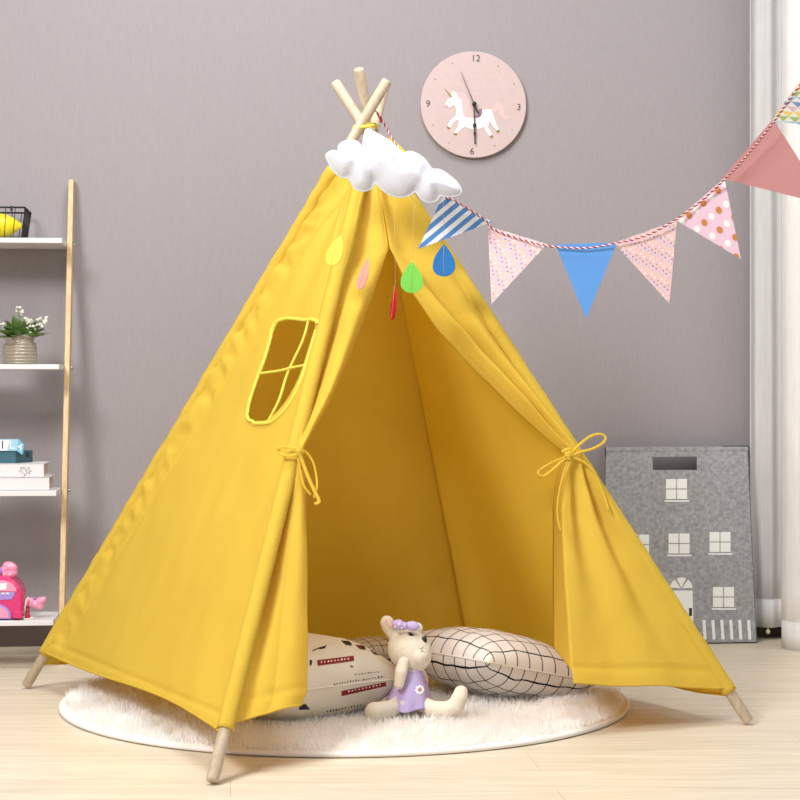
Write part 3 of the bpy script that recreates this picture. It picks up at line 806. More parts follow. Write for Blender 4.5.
m_.build('door_handle_print', M_darkfelt, bag, smooth=False)
m_ = MB()
for k in range(6):
    x = 702.3+k*8.95; m_.prism([gp(x, 620, .0004), gp(x+3, 620, .0004), gp(x+4.3, 639.5, .0004), gp(x+1.3, 639.5, .0004)], plG.n*.0008)
m_.build('fence_print', M_print, bag, smooth=False)

# ------------------------------------------------------------------ ladder shelf
RT = 1.454; nr = lambda z: .045+(RT-z)*.245        # rail distance from the wall at height z
shelfroot = thing('ladder_shelf', W(ufor(64, .4), .4, 0), 'leaning ladder shelf with white boards and bamboo side rails', 'shelf')
ur = ufor(67.3, nr(1.3))
print('rail u', ur)
def rail(u):
    m_ = MB(); a = W(u, nr(0), 0); b = W(u, nr(RT), RT); m_.frame_box(a, U*.016, NN*-.055, b-a)
    o = m_.build('side_rail', M_bamboo, shelfroot, smooth=False); bevel(o, .002, 2)
rail(ur); rail(ur-.66)
SH = []
for (ft, fb, cx) in ((238, 243, 61), (364.3, 369.3, 58), (490.8, 496, 54.2), (620.5, 625.5, 49)):
    z = .8
    for _ in range(30): nf = nr(z)+.155; z = zfor(cx, ft, nf)
    zb = zfor(cx, fb, nf); n0 = max(.003, nf-.215) if ft > 300 else .003; ue = ufor(cx, nf)
    print('shelf', z, zb, nf, ue)
    m_ = MB(); m_.frame_box(W(ur-.64, n0, zb), U*(ur-.001-(ur-.64)), NN*(nf-n0), Z*(z-zb))
    o = m_.build('shelf_board', M_white, shelfroot, smooth=False); bevel(o, .0012, 2)
    m_ = MB(); zz = (z+zb)/2; p = W(ur+.019, nr(zz)-.01, zz); m_.tube([p, p+U*.006], .006, 12); m_.build('bolt', mat('steel', (190, 190, 195), .3, metal=1), shelfroot)
    SH.append((z, nf, n0))
def SP(k, px, n): return W(ufor(px, n), n, SH[k][0])       # point on top of shelf k

# wire basket and lemon
z0, nf, n0 = SH[0]
nB = nf-.03; nA = nB-.17; uR = ufor(25, nB); zt = zfor(24, 207.5, nB)
bas = thing('wire_basket', W(uR-.1, (nA+nB)/2, z0), 'black wire basket on the top shelf', 'basket')
uL = uR-.20; sl = .012
def br(u, n, z): return W(u, n, z)
bot = [(uL+sl, nA+sl), (uR-sl, nA+sl), (uR-sl, nB-sl), (uL+sl, nB-sl)]; top = [(uL, nA), (uR, nA), (uR, nB), (uL, nB)]
m_ = MB(); m_.tube([br(a, b, zt) for a, b in top], .0028, 6, closed=True); m_.tube([br(a, b, z0+.004) for a, b in bot], .0022, 6, closed=True)
m_.build('rim', M_black, bas)
m_ = MB()
def wires(i, j, n):
    for k in range(n+1):
        t = k/n; a = [bot[i][q]+(bot[j][q]-bot[i][q])*t for q in (0, 1)]; b = [top[i][q]+(top[j][q]-top[i][q])*t for q in (0, 1)]
        m_.tube([br(a[0], a[1], z0+.004), br(b[0], b[1], zt)], .0014, 5)
wires(3, 2, 7); wires(0, 1, 7); wires(1, 2, 9); wires(0, 3, 9)
for k in range(1, 6):
    t = k/6; m_.tube([br(bot[0][0], bot[0][1]+(bot[3][1]-bot[0][1])*t, z0+.004), br(bot[1][0], bot[1][1]+(bot[2][1]-bot[1][1])*t, z0+.004)], .0014, 5)
m_.build('wire_grid', M_black, bas)
m_ = MB(); ph = [br(ufor(11.5, nB), nB, zt+.004), br(ufor(11.5, nB), nB, zt-.012)]; m_.tube(ph, .0035, 6); m_.build('handle_joint', M_black, bas)
def lemon(cpos, dirv, L_, R_, label):
    prof = [(-1, 0), (-.98, .10), (-.88, .14), (-.8, .34), (-.6, .70), (-.3, .92), (0, 1), (.3, .92), (.6, .68), (.78, .46), (.88, .30), (.97, .22), (1, 0)]
    q = spline([Vector((a, b, 0)) for a, b in prof], 48); m_ = MB()
    m_.tube([Vector(cpos)+Vector(dirv)*p.x*L_ for p in q], [max(.0005, p.y*R_) for p in q], 20)
    o = m_.build('lemon', mat('lemon_skin', (244, 222, 22), .4, bump=.4, bump_scale=250, coat=.2), loc=cpos); tag(o, label, 'fruit')
nL = (nA+nB)/2+.01
lemon(W(ufor(-1, nL), nL, z0+.008+.037), U, 0.069, .037, 'bright yellow lemon lying in the black wire basket')

# plant
z1, nf, n0 = SH[1]
npt = nf-.09; pc = W(ufor(19.8, npt), npt, z1); d_ = pc.y
plant = thing('potted_plant', pc, 'small white-flowered plant in a taupe ribbed pot on the second shelf', 'plant')
s_ = d_/F
prof = [(13.5, 0), (15.2, .6)]+[(16.3+.9*math.sin(z/21*2.6)-.45*(z/21)**3+.32*math.sin(z*1.9), z) for z in [1+.35*k for k in range(56)]]+[(14.6, 21.5), (13.6, 22.8), (13.7, 24), (15.0, 26), (15.6, 27.5), (15.2, 28.6), (14, 28.6), (12.8, 27), (12.6, 22), (5, 22)]
m_ = MB(); m_.lathe([(r*s_, z*s_) for r, z in prof], pc, 40)
for q in m_.v:
    dx = (q.x-pc.x)/s_; dz = (q.z-pc.z)/s_
    if dz > 20: q.z += s_*(dx*.10+math.sin(dx*.35)*.8)
m_.build('pot', mat('taupe_glaze', (150, 138, 120), .3, coat=.4), plant)
pt = pc+Z*25*s_
rnd = random.Random(5)
M_leaf = mat('leaf_green', (66, 108, 44), .45, col2=(118, 150, 78), noise_scale=25, transl=.2)
M_pet = mat('petal_white', (240, 238, 226), .6, transl=.2)
def leaf(base, az, el, L_, wd, m_, curl=.5):
    d0 = Vector((math.cos(az)*math.cos(el), math.sin(az)*math.cos(el), math.sin(el))); side = d0.cross(Z).normalized()
    v = []; n = 8
    for i in range(n+1):
        t = i/n; c = base+d0*L_*t-Z*curl*L_*t*t*.5; w_ = wd*math.sin(PI*min(1, t*.93+.05))**.8*(1 if t < 1 else 0)
        up = side.cross(d0).normalized()
        for k in (-1, -.5, 0, .5, 1): v.append(c+side*k*w_+up*abs(k)*w_*.45)
    f = [(i*5+k, i*5+k+1, (i+1)*5+k+1, (i+1)*5+k) for i in range(n) for k in range(4)]
    m_.add(v, f)
m_ = MB()
for i in range(46):
    az = rnd.random()*2*PI; el = rnd.uniform(.25, 1.4); leaf(pt+Vector((math.cos(az), math.sin(az), 0))*.018, az, el, rnd.uniform(.05, .08), rnd.uniform(.012, .019), m_, rnd.uniform(.0, .3))
leaf(pt, .03, .38, .10, .008, m_, .35)
o = m_.build('leaves', M_leaf, plant); solid(o, .0006)
def blossom(px, py, n, r, m_, dn=0):
    c = P(px, py, d_-.02+dn)
    for i in range(n):
        q = c+Vector((rnd.uniform(-r, r), rnd.uniform(-r, r), rnd.uniform(-r, r)*1.1)); rr = rnd.uniform(.0035, .006)
        m_.ball(q, (rr, rr, rr*.8), 8, 6)
for (px_, py_, n, r, stem) in ((19, 311, 14, .010, 1), (30, 324, 24, .016, 1), (43, 320, 14, .012, 1), (2, 324, 12, .012, 1), (28, 329, 10, .01, 0), (40, 323, 8, .01, 0), (-10, 318, 12, .012, 1)):
    m_ = MB(); blossom(px_, py_, n, r, m_); o = m_.build('blossom', M_pet, plant)
    if stem:
        m_ = MB(); m_.tube(spline([pt, pt.lerp(P(px_, py_, d_-.02), .5)+Z*.01, P(px_, py_+1, d_-.02)], 8), .0012, 5); m_.build('stem', M_leaf, plant)

# boxes on third shelf
z2, nf, n0 = SH[2]
def box_item(name, pxr, n1, depth, wid, zb, zt, m, label, cat, rot=0, group=None, thing_=False):
    uR = ufor(pxr, n1); a = W(uR, n1, zb)
    ux = (U*math.cos(rot)+NN*math.sin(rot)); nx = (NN*math.cos(rot)-U*math.sin(rot))
    return a, ux, nx
def book(pxr, n1, depth, wid, zb, zt, label):
    uR = ufor(pxr, n1); r = thing('hardback_book', W(uR-wid/2, n1-depth/2, zb), label, 'book', 'white books on the third shelf')
    m_ = MB()
    m_.frame_box(W(uR-wid, n1-depth, zb), U*wid, NN*depth, Z*.003); m_.frame_box(W(uR-wid, n1-depth, zt-.003), U*wid, NN*depth, Z*.003)
    m_.frame_box(W(uR-wid, n1-.003, zb), U*wid, NN*.003, Z*(zt-zb))
    m_.build('cover', M_white, r, smooth=False)
    m_ = MB(); m_.frame_box(W(uR-wid+.002, n1-depth+.002, zb+.0031), U*(wid-.008), NN*(depth-.006), Z*(zt-zb-.0062)); m_.build('pages', mat('pages_tan', (205, 192, 176), .9, noise_amt=.1, noise_scale=20, stretch=(60, 60, 4)), r, smooth=False)
    return uR, r
nb = nf-.012
zA = zfor(49, 477, nb); zB = zfor(44, 463.6, nb-.008)
book(49.2, nb, .17, .30, z2, zA, 'lower white hardback book lying on the third shelf')
uR, bk = book(43.8, nb-.008, .17, .27, zA, zB, 'upper white hardback book with small black emblem on its spine')
m_ = MB(); rr = random.Random(2); cxx, cyy = 25, 470.8; plB = Plane(W(0, nb-.008, 0), W(1, nb-.008, 0), W(0, nb-.008, 1))
for k in range(22):
    a = k*2.4; r_ = 1.2+4.2*math.sqrt(k/22); x = cxx+r_*math.cos(a)*1.15; y = cyy+r_*math.sin(a)*.85; w_ = rr.uniform(.3, .9); h_ = rr.uniform(.3, .6)
    m_.prism([plB.at(x-w_, y-h_, .0002), plB.at(x+w_, y-h_*.4, .0002), plB.at(x+w_*.6, y+h_, .0002), plB.at(x-w_*.7, y+h_*.6, .0002)], plB.n*.0005)
m_.build('emblem', M_black, bk, smooth=False)
zC = zfor(20, 450, nb-.05)
tz = zB; n_t = nb-.045
uR = ufor(33, n_t-.05)
r = thing('teal_box', W(uR-.1, n_t-.06, tz), 'dark teal box lying on the upper white book', 'box')
# box turned: front-left face and right face
cnr = W(ufor(15.8, n_t), n_t, tz); right = W(ufor(32.8, n_t-.085), n_t-.085, tz); ex = right-cnr; lf = Vector((-ex.y, ex.x, 0)).normalized()
if lf.dot(U) > 0: lf = -lf
lf = -U*.16+NN*-.0
ht = zfor(15.8, 451, n_t)-tz
m_ = MB(); m_.frame_box(cnr, lf, ex, Z*ht); o = m_.build('box_body', mat('teal_card', (52, 96, 108), .6), r, smooth=False); bevel(o, .001, 2)
m_ = MB(); q = cnr.lerp(right, .62); en = Vector((ex.y, -ex.x, 0)).normalized(); en = en if en.dot(U) > 0 else -en
m_.prism([q+en*.0004+Z*(ht*.45), q+ex*.12+en*.0004+Z*(ht*.45), q+ex*.12+en*.0004+Z*(ht*.85), q+en*.0004+Z*(ht*.85)], en*.0008); m_.build('notch', M_black, r, smooth=False)
tz2 = tz+ht
hb_ = zfor(18, 439.8, n_t-.0)-tz2
r = thing('blue_box', W(ufor(8, n_t-.03), n_t-.03, tz2), 'light blue and white box with letters resting on the teal box', 'box')
# a slim slanted carton: front face with panels, right end turned down towards the viewer
fa = W(ufor(18.2, n_t+.004), n_t+.004, tz2+.0005); M_lb = mat('light_blue_card', (158, 202, 224), .5)
m_ = MB(); m_.frame_box(fa-U*.14, U*.14, NN*-.07, Z*hb_)
o = m_.build('box_body', M_lb, r, smooth=False); bevel(o, .0008, 2)
m_ = MB(); plF = Plane(fa, fa+U, fa+Z)
m_.prism([plF.at(-30, 439.8+.3, .0004), plF.at(9.5, 440.1, .0004), plF.at(7, 450.6, .0004), plF.at(-30, 450.6, .0004)], plF.n*.0006)
m_.build('white_panel', M_print, r, smooth=False)
e1 = P(18.2, 440, fa.y); e2 = P(24, 445, fa.y-.01); e3 = P(22, 454.6, fa.y-.014); e4 = P(16.4, 450.6, fa.y)
m_ = MB(); m_.prism([e1, e2, e3, e4], Vector((0, .02, .0))); m_.build('end_flap', mat('mid_blue_card', (130, 184, 214), .5), r, smooth=False)
m_ = MB(); text_mb(m_, 'I', plF.at(2.5, 445.2, .0012), U, Z, NN, .034); m_.build('letter', M_black, r, smooth=False)
m_ = MB(); text_mb(m_, 'L', plF.at(12, 445.2, .001), U, Z, NN, .034)
text_mb(m_, '4', (e1+e3)/2+Vector((0, -.0015, 0)), Vector((.8, 0, -.5)).normalized(), Vector((.25, 0, .95)).normalized(), Vector((0, -1, 0)), .03)
m_.build('letter', M_print, r, smooth=False)

# toy register
z3, nf, n0 = SH[3]
nt = nf-.02; dt = W(ufor(5, nt), nt, 0).y
toy = thing('toy_cash_register', W(ufor(0, nt-.06), nt-.06, z3), 'bright pink domed toy cash register with a bow on the bottom shelf', 'toy')
M_pk = mat('hot_pink_plastic', (214, 44, 112), .25, coat=.5); M_lp = mat('light_pink_plastic', (236, 150, 182), .3, coat=.4); M_li = mat('lilac_plastic', (166, 140, 212), .35)
plT = Plane(W(0, nt, 0), W(1, nt, 0), W(0, nt, 1))
def tpoly(pts, off, th, m, name, parent=toy, bv=.003, sm=False):
    m_ = MB(); q = [plT.at(x, y, off) for x, y in pts]
    q = [Vector((p.x, p.y, max(p.z, z3+.0005))) for p in q]
    m_.prism(q, NN*-th); o = m_.build(name, m, parent, smooth=sm)
    if bv: bevel(o, bv, 3)
    return o
dome = [(-24, 619), (-24.5, 606), (-24, 594), (-21, 586), (-15, 580), (-7, 576.5), (0, 575.8), (8, 577), (15, 581), (20, 587), (23, 594), (23.5, 604), (22.5, 619)]
tpoly(dome, 0, .10, M_pk, 'body', bv=.008)
tpoly([(-14, 590), (-12, 584), (-4, 580.2), (4, 580.2), (12, 583), (16, 588.5), (16.5, 591.5), (-14, 591.5)], .002, .006, M_lp, 'display_bezel', bv=.001)
tpoly([(-10, 583.5), (7, 583.2), (6.2, 589.8), (-10, 590)], .0032, .004, M_print, 'screen', bv=.0006)
tpoly([(-16, 593), (15.5, 592), (12, 599.5), (-12, 600.5)], .002, .006, M_li, 'keypad', bv=.001)
for k in range(3): tpoly([(1+k*4.5-4, 592.8), (4+k*4.5-4, 592.7), (3.7+k*4.5-4, 594.2), (.9+k*4.5-4, 594.3)], .0035, .003, M_print, 'key', bv=0)
tpoly([(-14, 619), (-12, 610), (-6, 605.2), (1, 604.6), (7, 607.5), (10.2, 612), (11, 619)], .006, .012, M_li, 'drawer_rim', bv=.001)
tpoly([(-11, 618), (-9.5, 611), (-4.5, 607.2), (1, 606.8), (5.5, 609), (8, 613), (8.8, 618)], .008, .008, M_lp, 'drawer_face', bv=.001)
tpoly([(12, 618.8), (12.3, 613.5), (15, 611.5), (20, 611), (22.5, 612), (22.5, 618.8)], .012, .03, M_pk, 'coin_slot', bv=.004)
m_ = MB()
nb_ = nt-.05; bc = W(ufor(-1, nb_), nb_, 0); kk = bc.y/F
for s in (-1, 1):
    m_.ball(P(-1+s*11, 567.5, bc.y), (8*kk, .016, 6*kk), rot=Matrix.Rotation(.35*s, 3, 'Y')); m_.ball(P(-1+s*11, 573.5, bc.y), (8*kk, .016, 5.5*kk), rot=Matrix.Rotation(-.2*s, 3, 'Y')); m_.ball(P(-1+s*5, 571, bc.y), (5*kk, .013, 5*kk))
o = m_.build('bow', M_lp, toy); remesh(o, .0018, 4)
m_ = MB(); m_.ball(P(-.5, 571.5, bc.y-.008), (3.2*kk, .012, 4.5*kk)); m_.ball(P(-1, 577, bc.y-.004), (4*kk, .012, 4*kk)); m_.build('bow_knot', M_li, toy)
bv_ = evalbvh(o); m_ = MB()
for x, y in ((5, 568), (10, 574.5), (13, 566), (4, 574)):
    p, n = hit(bv_, x, y, .0002); m_.ball(p, (.0026, .0008, .0026), 8, 6)
m_.build('bow_dots', M_print, toy)
# handset
nh = nt-.03; hc = W(ufor(36, nh), nh, 0); kk = hc.y/F
hs = thing('toy_microphone', W(ufor(30, nh), nh, z3), 'light pink rounded toy handset on a red stand beside the toy register', 'toy')
m_ = MB()
for x, y, r in ((28, 603, 4), (31, 602.5, 5.2), (36, 604.5, 4.6), (40, 601.5, 4.6), (43, 600, 3.6), (40, 606, 4.0), (45, 598.5, 1.8), (25, 604, 2)):
    m_.ball(P(x, y, hc.y), (r*kk, r*kk*.9, r*kk))
o = m_.build('handset', M_lp, hs); remesh(o, .0016, 5)
m_ = MB(); m_.lathe([(.010, 0), (.011, .004), (.006, .012), (.0055, zfor(28, 607, nh)-z3)], W(ufor(27.5, nh), nh, z3), 16); m_.build('stand', mat('red_plastic', (176, 24, 60), .3), hs)
m_ = MB(); m_.ball(P(34, 598.4, hc.y-.004), (1.6*kk, .006, 1.3*kk)); m_.build('button', M_li, hs)
cz = z3+.0035
m_ = MB(); m_.tube(spline([P(24.5, 617, hc.y), P(25, 609, hc.y-.022), P(26, 601, hc.y-.026), P(28.2, 597.6, hc.y-.026), P(28.6, 600, hc.y-.022)], 20)+[], .0022, 7)
q = [P(24.5, 617, hc.y), W(ufor(24, nf-.02), nf-.02, cz), W(ufor(28, nf-.012), nf-.012, cz), W(ufor(34, nf-.025), nf-.025, cz), W(ufor(31, nf-.045), nf-.045, cz), W(ufor(22, nf-.05), nf-.045, cz)]
q[0].z = cz+.006
m_.tube(spline(q, 30), .0022, 7)
o = m_.build('cord', mat('cream_cord', (228, 224, 214), .5), parent=hs); o['label'] = 'white looped cord'

# ------------------------------------------------------------------ cushions
def grid_mat():
    m = bpy.data.materials.new('grid_fabric'); m.use_nodes = True; nt = m.node_tree; N = nt.nodes; L = nt.links
    b = N['Principled BSDF']; b.inputs['Roughness'].default_value = .85; b.inputs['Specular IOR Level'].default_value = .15
    uv = N.new('ShaderNodeUVMap'); uv.uv_map = 'UVMap'
    nz = N.new('ShaderNodeTexNoise'); nz.inputs['Scale'].default_value = 5; L.new(uv.outputs[0], nz.inputs[0])
    mixv = N.new('ShaderNodeMixRGB'); mixv.blend_type = 'LINEAR_LIGHT'; mixv.inputs[0].default_value = .008
    L.new(uv.outputs[0], mixv.inputs[1]); L.new(nz.outputs['Color'], mixv.inputs[2])
    sx = N.new('ShaderNodeSeparateXYZ'); L.new(mixv.outputs[0], sx.inputs[0])
    outs = []
    for ax in (0, 1):
        mu = N.new('ShaderNodeMath'); mu.operation = 'MULTIPLY'; mu.inputs[1].default_value = 9; L.new(sx.outputs[ax], mu.inputs[0])
        ad = N.new('ShaderNodeMath'); ad.operation = 'ADD'; ad.inputs[1].default_value = .5; L.new(mu.outputs[0], ad.inputs[0])
        fr = N.new('ShaderNodeMath'); fr.operation = 'FRACT'; L.new(ad.outputs[0], fr.inputs[0])
        lt = N.new('ShaderNodeMath'); lt.operation = 'LESS_THAN'; lt.inputs[1].default_value = .075; L.new(fr.outputs[0], lt.inputs[0]); outs.append(lt)
    mxm = N.new('ShaderNodeMath'); mxm.operation = 'MAXIMUM'; L.new(outs[0].outputs[0], mxm.inputs[0]); L.new(outs[1].outputs[0], mxm.inputs[1])
    mc = N.new('ShaderNodeMixRGB'); mc.inputs[1].default_value = (*lin((222, 215, 209)), 1); mc.inputs[2].default_value = (*lin((30, 28, 34)), 1)
    L.new(mxm.outputs[0], mc.inputs[0]); L.new(mc.outputs[0], b.inputs[0])
    return m
def cushion(name, center, size, T, rotz, tilt, m, label, bend=0.0, e=.52, pinch=.10):
    """pinched pillow, two halves meeting in a seam"""
    sx, sy = size; R = Matrix.Rotation(rotz, 3, 'Z') @ Matrix.Rotation(tilt[0], 3, 'X') @ Matrix.Rotation(tilt[1], 3, 'Y')
    n = 44; V = []; Fc = []; UV = []
    def f2(a, b, sgn):
        ea, eb = 1-abs(a)**2.4, 1-abs(b)**2.4
        h = T*(max(0, ea)**e)*(max(0, eb)**e)
        x = a*(1-pinch*(1-b*b)*abs(a)**3)*sx/2; y = b*(1-pinch*(1-a*a)*abs(b)**3)*sy/2
        wr = .004*noise.noise(Vector((a*4, b*4, sgn)))*min(1, 4*h/T)+.0035*math.sin(math.atan2(b, a)*18)*max(0, (math.hypot(a, b)-.75))*min(1, 3*h/T)
        return R @ Vector((x, y, sgn*(h+wr)+bend*(x*x)))+center
    for sgn in (1, -1):
        k = len(V)
        for j in range(n+1):
            for i in range(n+1):
                a = math.sin((i/n-.5)*PI); b = math.sin((j/n-.5)*PI)
                V.append(f2(a, b, sgn)); UV.append((a*.5+.5+(.04 if sgn < 0 else 0), b*.5+.5+(.03 if sgn < 0 else 0)))
        for j in range(n):
            for i in range(n):
                q = (k+j*(n+1)+i, k+j*(n+1)+i+1, k+(j+1)*(n+1)+i+1, k+(j+1)*(n+1)+i); Fc.append(q if sgn > 0 else q[::-1])
    root = thing(name, Vector((center.x, center.y, .03)), label, 'cushion', 'cushions on the rug')
    o = obj('cushion_cover', V, Fc, m, root, uvs=UV)
    m_ = MB(); pts = []
    for (a0, b0, a1, b1) in ((-1, -1, 1, -1), (1, -1, 1, 1), (1, 1, -1, 1), (-1, 1, -1, -1)):
        for k in range(24):
            t = k/24; pts.append(f2(a0+(a1-a0)*t, b0+(b1-b0)*t, 0))
    m_.tube(pts, .0022, 6, closed=True); m_.build('seam', m if m is not M_gridf else mat('seam_cloth', (222, 212, 202), .85), root)
    return root, o, f2
M_gridf = grid_mat()
cR = Vector((.240, 4.69, .098))
cush_r, cro, _ = cushion('grid_cushion', cR, (.40, .40), .084, math.radians(38.6), (0, math.radians(13)), M_gridf, 'off-white cushion with a black grid pattern on the right of the rug')
M_cush = mat('cream_print_cotton', (234, 224, 204), .85, noise_amt=.04, noise_scale=12, spec=.15)
cL = P(291, 676, 4.45); cL.z = .104
cush_l, clo, _ = cushion('printed_cushion', cL, (.40, .40), .098, math.radians(38), (0, 0), M_cush, 'cream cushion with dark red and black printed labels behind the left door flap', e=.36, pinch=.04)
cB = P(372, 650, 5.0); cB.z = .078
cushion('grid_cushion', cB, (.26, .26), .048, math.radians(30), (math.radians(-8), 0), M_gridf, 'grid-pattern cushion behind the plush rabbit, mostly hidden')

def drape(bvh, nm, quads, mats_, parent, off=.0012):
    """quads: (corner px x4, mat index, nu, nv)"""
    m_ = MB()
    for (c, mi, nu, nv) in quads:
        def g(u, v):
            x = (c[0][0]*(1-u)+c[1][0]*u)*(1-v)+(c[3][0]*(1-u)+c[2][0]*u)*v
            y = (c[0][1]*(1-u)+c[1][1]*u)*(1-v)+(c[3][1]*(1-u)+c[2][1]*u)*v
            return hit(bvh, x, y, off+.0003*mi)[0]
        m_.grid(g, nu, nv, mi)
    return m_.build(nm, mats_, parent)
bl = evalbvh(clo)
M_dred = mat('print_dark_red', (140, 32, 36), .8); M_pblk = mat('print_black', (40, 36, 36), .8); M_pwh = mat('print_white_ink', (240, 230, 225), .8)
quads = []
MARKS = []
def mark(n):
    global quads
    MARKS.append((n, quads)); quads = []
quads.append((((317, 660.5), (353.5, 656), (354, 661), (317.5, 666)), 0, 10, 2))
quads.append((((341, 691), (385.5, 682), (386, 686), (341.5, 696)), 0, 12, 2))
rr = random.Random(4)
qA, qB = quads; quads = []
def scrib(x0, y0, x1, y1, n, h, mi):
    for k in range(n):
        t = (k+.15)/n; t2 = (k+.15+.6*rr.uniform(.5, 1))/n
        xa, ya = x0+(x1-x0)*t, y0+(y1-y0)*t; xb, yb = x0+(x1-x0)*t2, y0+(y1-y0)*t2; dy = rr.uniform(-.25, .25)*h
        quads.append((((xa, ya-h*rr.uniform(.2, .5)), (xb, yb-h*.4+dy), (xb, yb+h*rr.uniform(.1, .4)), (xa+.3, ya+h*.4)), mi, 1, 1))
quads = [qA]; scrib(320, 662.9, 350, 659, 9, 2.0, 2); mark('label_print')
quads = [qB]; scrib(347, 691.6, 382, 684.3, 10, 1.7, 2); mark('label_print')
for sc in ((333, 684.5, 360, 680, 10, 2.2, 1), (362, 680, 383, 676.5, 7, 2, 1), (354, 674.8, 379, 671.8, 8, 1.2, 1), (326, 711.5, 362, 704.5, 12, 2.2, 1)): scrib(*sc); mark('lettering_print')
for cx_0, cy_0, mi, s in ((347, 643.4, 1, 1), (361, 647.5, 0, 1), (375.5, 653, 1, .9)):
    quads.append((((cx_0-6*s, cy_0-2.5), (cx_0+2, cy_0-1.8), (cx_0+5*s, cy_0+1.2), (cx_0-1, cy_0+2)), mi, 4, 2))
    quads.append((((cx_0-1, cy_0-.5), (cx_0+3, cy_0-1.5), (cx_0+4.5, cy_0+2.5), (cx_0+.5, cy_0+1.8)), 1, 3, 2)); mark('motif_print')
quads.append((((312, 651), (318, 648.2), (318.3, 648.8), (312.6, 651.6)), 1, 3, 1)); quads.append((((318, 648.2), (327, 645.6), (326, 646.6), (318.3, 648.9)), 1, 3, 1)); quads.append((((318.3, 649), (326, 646.6), (325, 648.4), (319, 649.6)), 1, 3, 1)); mark('motif_print')
quads.append((((309.5, 660), (312, 661), (311.5, 665), (309.5, 666)), 1, 2, 2)); mark('motif_print')
quads.append((((299, 706), (305, 703.5), (310, 709), (299, 709.5)), 1, 3, 2)); mark('motif_print')
for nm_, q_ in MARKS: drape(bl, nm_, q_, [M_dred, M_pblk, M_pwh], cush_l)

# ------------------------------------------------------------------ plush rabbit
DB = 4.38
k1 = DB/F
rab = thing('plush_rabbit', Vector((P(408, 710, DB).x, DB, .03)), 'cream plush rabbit in a lilac dress sitting between the cushions', 'plush toy')
M_pl = mat('cream_plush', (228, 217, 198), .95, noise_amt=.06, noise_scale=200, bump=.8, bump_scale=260, sheen=.3, spec=.1)
def seg_balls(m_, pts, ds, rs, n=8):
    for (a, b, da, db, ra, rb) in zip(pts, pts[1:], ds, ds[1:], rs, rs[1:]):
        for i in range(n):
            t = i/n; m_.ball(P(a[0]+(b[0]-a[0])*t, a[1]+(b[1]-a[1])*t, da+(db-da)*t), (ra+(rb-ra)*t)*k1, 14, 9)
    m_.ball(P(*pts[-1], ds[-1]), rs[-1]*k1, 14, 9)
m_ = MB()
RY = Matrix.Rotation(math.radians(38), 3, 'Y')
m_.ball(P(410, 651, DB), (23.5*k1, .046, 20.5*k1), 28, 18, rot=RY)
m_.ball(P(419, 655, DB-.014), (11.5*k1, .036, 10.5*k1), 22, 14, rot=RY)
seg_balls(m_, [(408, 664), (409, 680), (410, 698)], [DB, DB, DB+.005], [9, 13, 16], 6)
# ears
seg_balls(m_, [(396, 638), (390, 628), (387, 622.5)], [DB, DB, DB-.002], [6, 7.4, 7.2], 6)
seg_balls(m_, [(410, 634), (415, 628), (417, 628.5)], [DB, DB+.012, DB+.01], [5, 6.2, 6.4], 5)
# legs
seg_balls(m_, [(405, 700), (392, 708), (380, 710.5), (374, 711.5)], [DB-.01, DB-.055, DB-.09, DB-.10], [8.5, 8, 8.6, 9.4], 8)
seg_balls(m_, [(418, 702), (432, 708.5), (447, 709.5), (457, 705)], [DB-.01, DB-.045, DB-.06, DB-.06], [8.5, 7.8, 8, 8], 8)
seg_balls(m_, [(455, 706), (460, 697), (461, 692.5)], [DB-.06, DB-.06, DB-.058], [8.2, 8, 7.2], 6)
body = m_.build('body', M_pl, rab); remesh(body, .0028, 7)
# arm, a little pad over the dress
m_ = MB(); seg_balls(m_, [(403.5, 662), (401, 672), (399, 684)], [DB-.052, DB-.060, DB-.060], [5.4, 6.4, 5.2], 8)
o = m_.build('arm', M_pl, rab); remesh(o, .0022, 5)
m_ = MB(); seg_balls(m_, [(417, 668), (422, 674), (424, 682)], [DB+.02, DB+.03, DB+.03], [4.6, 5, 4.4], 8)
o = m_.build('arm', M_pl, rab); remesh(o, .0022, 5)
# dress: lofted rings
M_lil = mat('lilac_fabric', (190, 172, 216), .85, noise_amt=.04, noise_scale=90, bump=.3, bump_scale=300, spec=.15)
rings = [(412.5, 664.5, 7.2, .026), (412, 668, 8.0, .03), (411.5, 675, 12.0, .042), (411, 684, 16, .052), (409.5, 694, 19.5, .062), (408, 700, 21, .068), (407.5, 705.5, 22.5, .072)]
q = []; n = 56
rs2 = spline([Vector(r[:3]) for r in rings], 36); rs3 = spline([Vector((r[3], 0, 0)) for r in rings], 36)
for j, (a, b) in enumerate(zip(rs2, rs3)):
    t = j/(len(rs2)-1)
    for i in range(n):
        an = 2*PI*i/n; fo_ = 1+.07*t*t*math.sin(an*7+1)+.03*t*math.sin(an*3); c = P(a.x, a.y, DB)
        q.append(c+Vector((a.z*k1*math.cos(an)*fo_, b.x*math.sin(an)*fo_, -.004*t*t*math.sin(an*3+.5))))
f_ = [(j*n+i, j*n+(i+1) % n, (j+1)*n+(i+1) % n, (j+1)*n+i) for j in range(len(rs2)-1) for i in range(n)]
dress = obj('dress', q, f_, M_lil, rab); solid(dress, .0025)
bvd = evalbvh(dress); bvb = evalbvh(body)
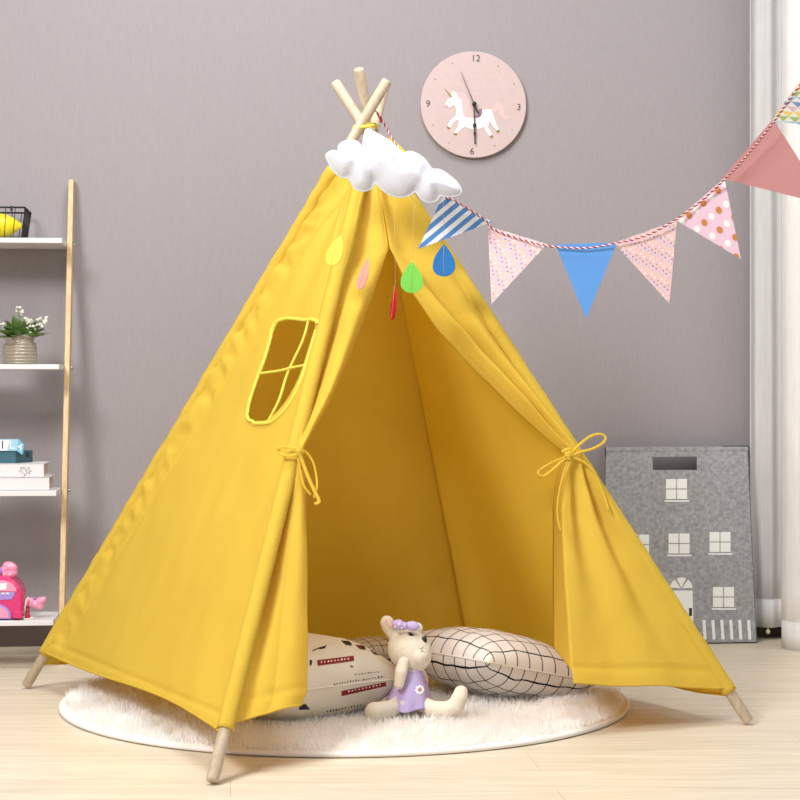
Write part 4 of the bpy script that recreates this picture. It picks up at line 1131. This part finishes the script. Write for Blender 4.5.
def flower(cx, cy, r, name='daisy_print'):
    m_ = MB()
    for k in range(8):
        a = k*PI/4; c = hit(bvd, cx+math.cos(a)*r*.62, cy+math.sin(a)*r*.68, .0012)[0]
        m_.ball(c, (r*.33*k1, .0008, r*.33*k1), 10, 6, m=0)
    c = hit(bvd, cx, cy, .002)[0]; m_.ball(c, (r*.3*k1, .0012, r*.3*k1), 10, 6, m=1)
    m_.build(name, [mat('daisy_white', (246, 244, 246), .8), mat('daisy_orange', (214, 140, 60), .8)], dress)
flower(419.5, 690, 4.8); flower(402.5, 703, 2.2); flower(410.5, 669.8, 2.0); flower(413.5, 671, 1.6); flower(396, 698, 1.8)
# bow on the head
m_ = MB()
m_.ball(P(398.5, 624.8, DB-.030), (6.4*k1, .012, 5.4*k1), 18, 12, rot=Matrix.Rotation(.15, 3, 'Y')); m_.ball(P(412.5, 626, DB-.030), (7.4*k1, .012, 4.9*k1), 18, 12, rot=Matrix.Rotation(.12, 3, 'Y')); m_.ball(P(405.2, 626, DB-.034), (2.6*k1, .012, 4*k1))
o = m_.build('bow', M_lil, rab); remesh(o, .0016, 3)
m_ = MB()
for x, y in ((399.5, 624), (395, 627), (402, 628)):
    m_.ball(P(x, y, DB-.047), (.0022, .0012, .0022), 8, 6)
m_.build('bow_dots', M_pwh, o)
# face
m_ = MB(); p, n_ = hit(bvb, 424, 640, .000); m_.ball(p, (3.2*k1, .005, 3.6*k1), 14, 10); m_.build('eye', M_black, rab)
p, n_ = hit(bvb, 411, 634.8, .000); m_ = MB(); m_.ball(p, (2.2*k1, .004, 1.8*k1), 14, 10); m_.tube([hit(bvb, 408.3, 633.3, .001)[0], hit(bvb, 410.5, 633.4, .002)[0], hit(bvb, 413.8, 635.8, .001)[0]], .0012, 5)
m_.build('eye', M_black, rab)
m_ = MB()
for pts in ([(419.3, 648.2), (421.2, 649.2), (423.2, 646.8)], [(421.2, 649.2), (422, 651)], [(420.6, 652.3), (422, 651), (424.2, 652.2)]):
    m_.tube([hit(bvb, x, y, .0004)[0] for x, y in pts], .0007, 5)
m_.build('mouth_stitch', mat('nose_brown', (120, 84, 78), .8), rab)
m_ = MB(); m_.ball(P(389, 622.5, DB-.0275), (3*k1, .002, 5.2*k1), 12, 8, rot=Matrix.Rotation(-.5, 3, 'Y')); m_.build('inner_ear', mat('inner_ear_pink', (232, 196, 178), .9), rab)
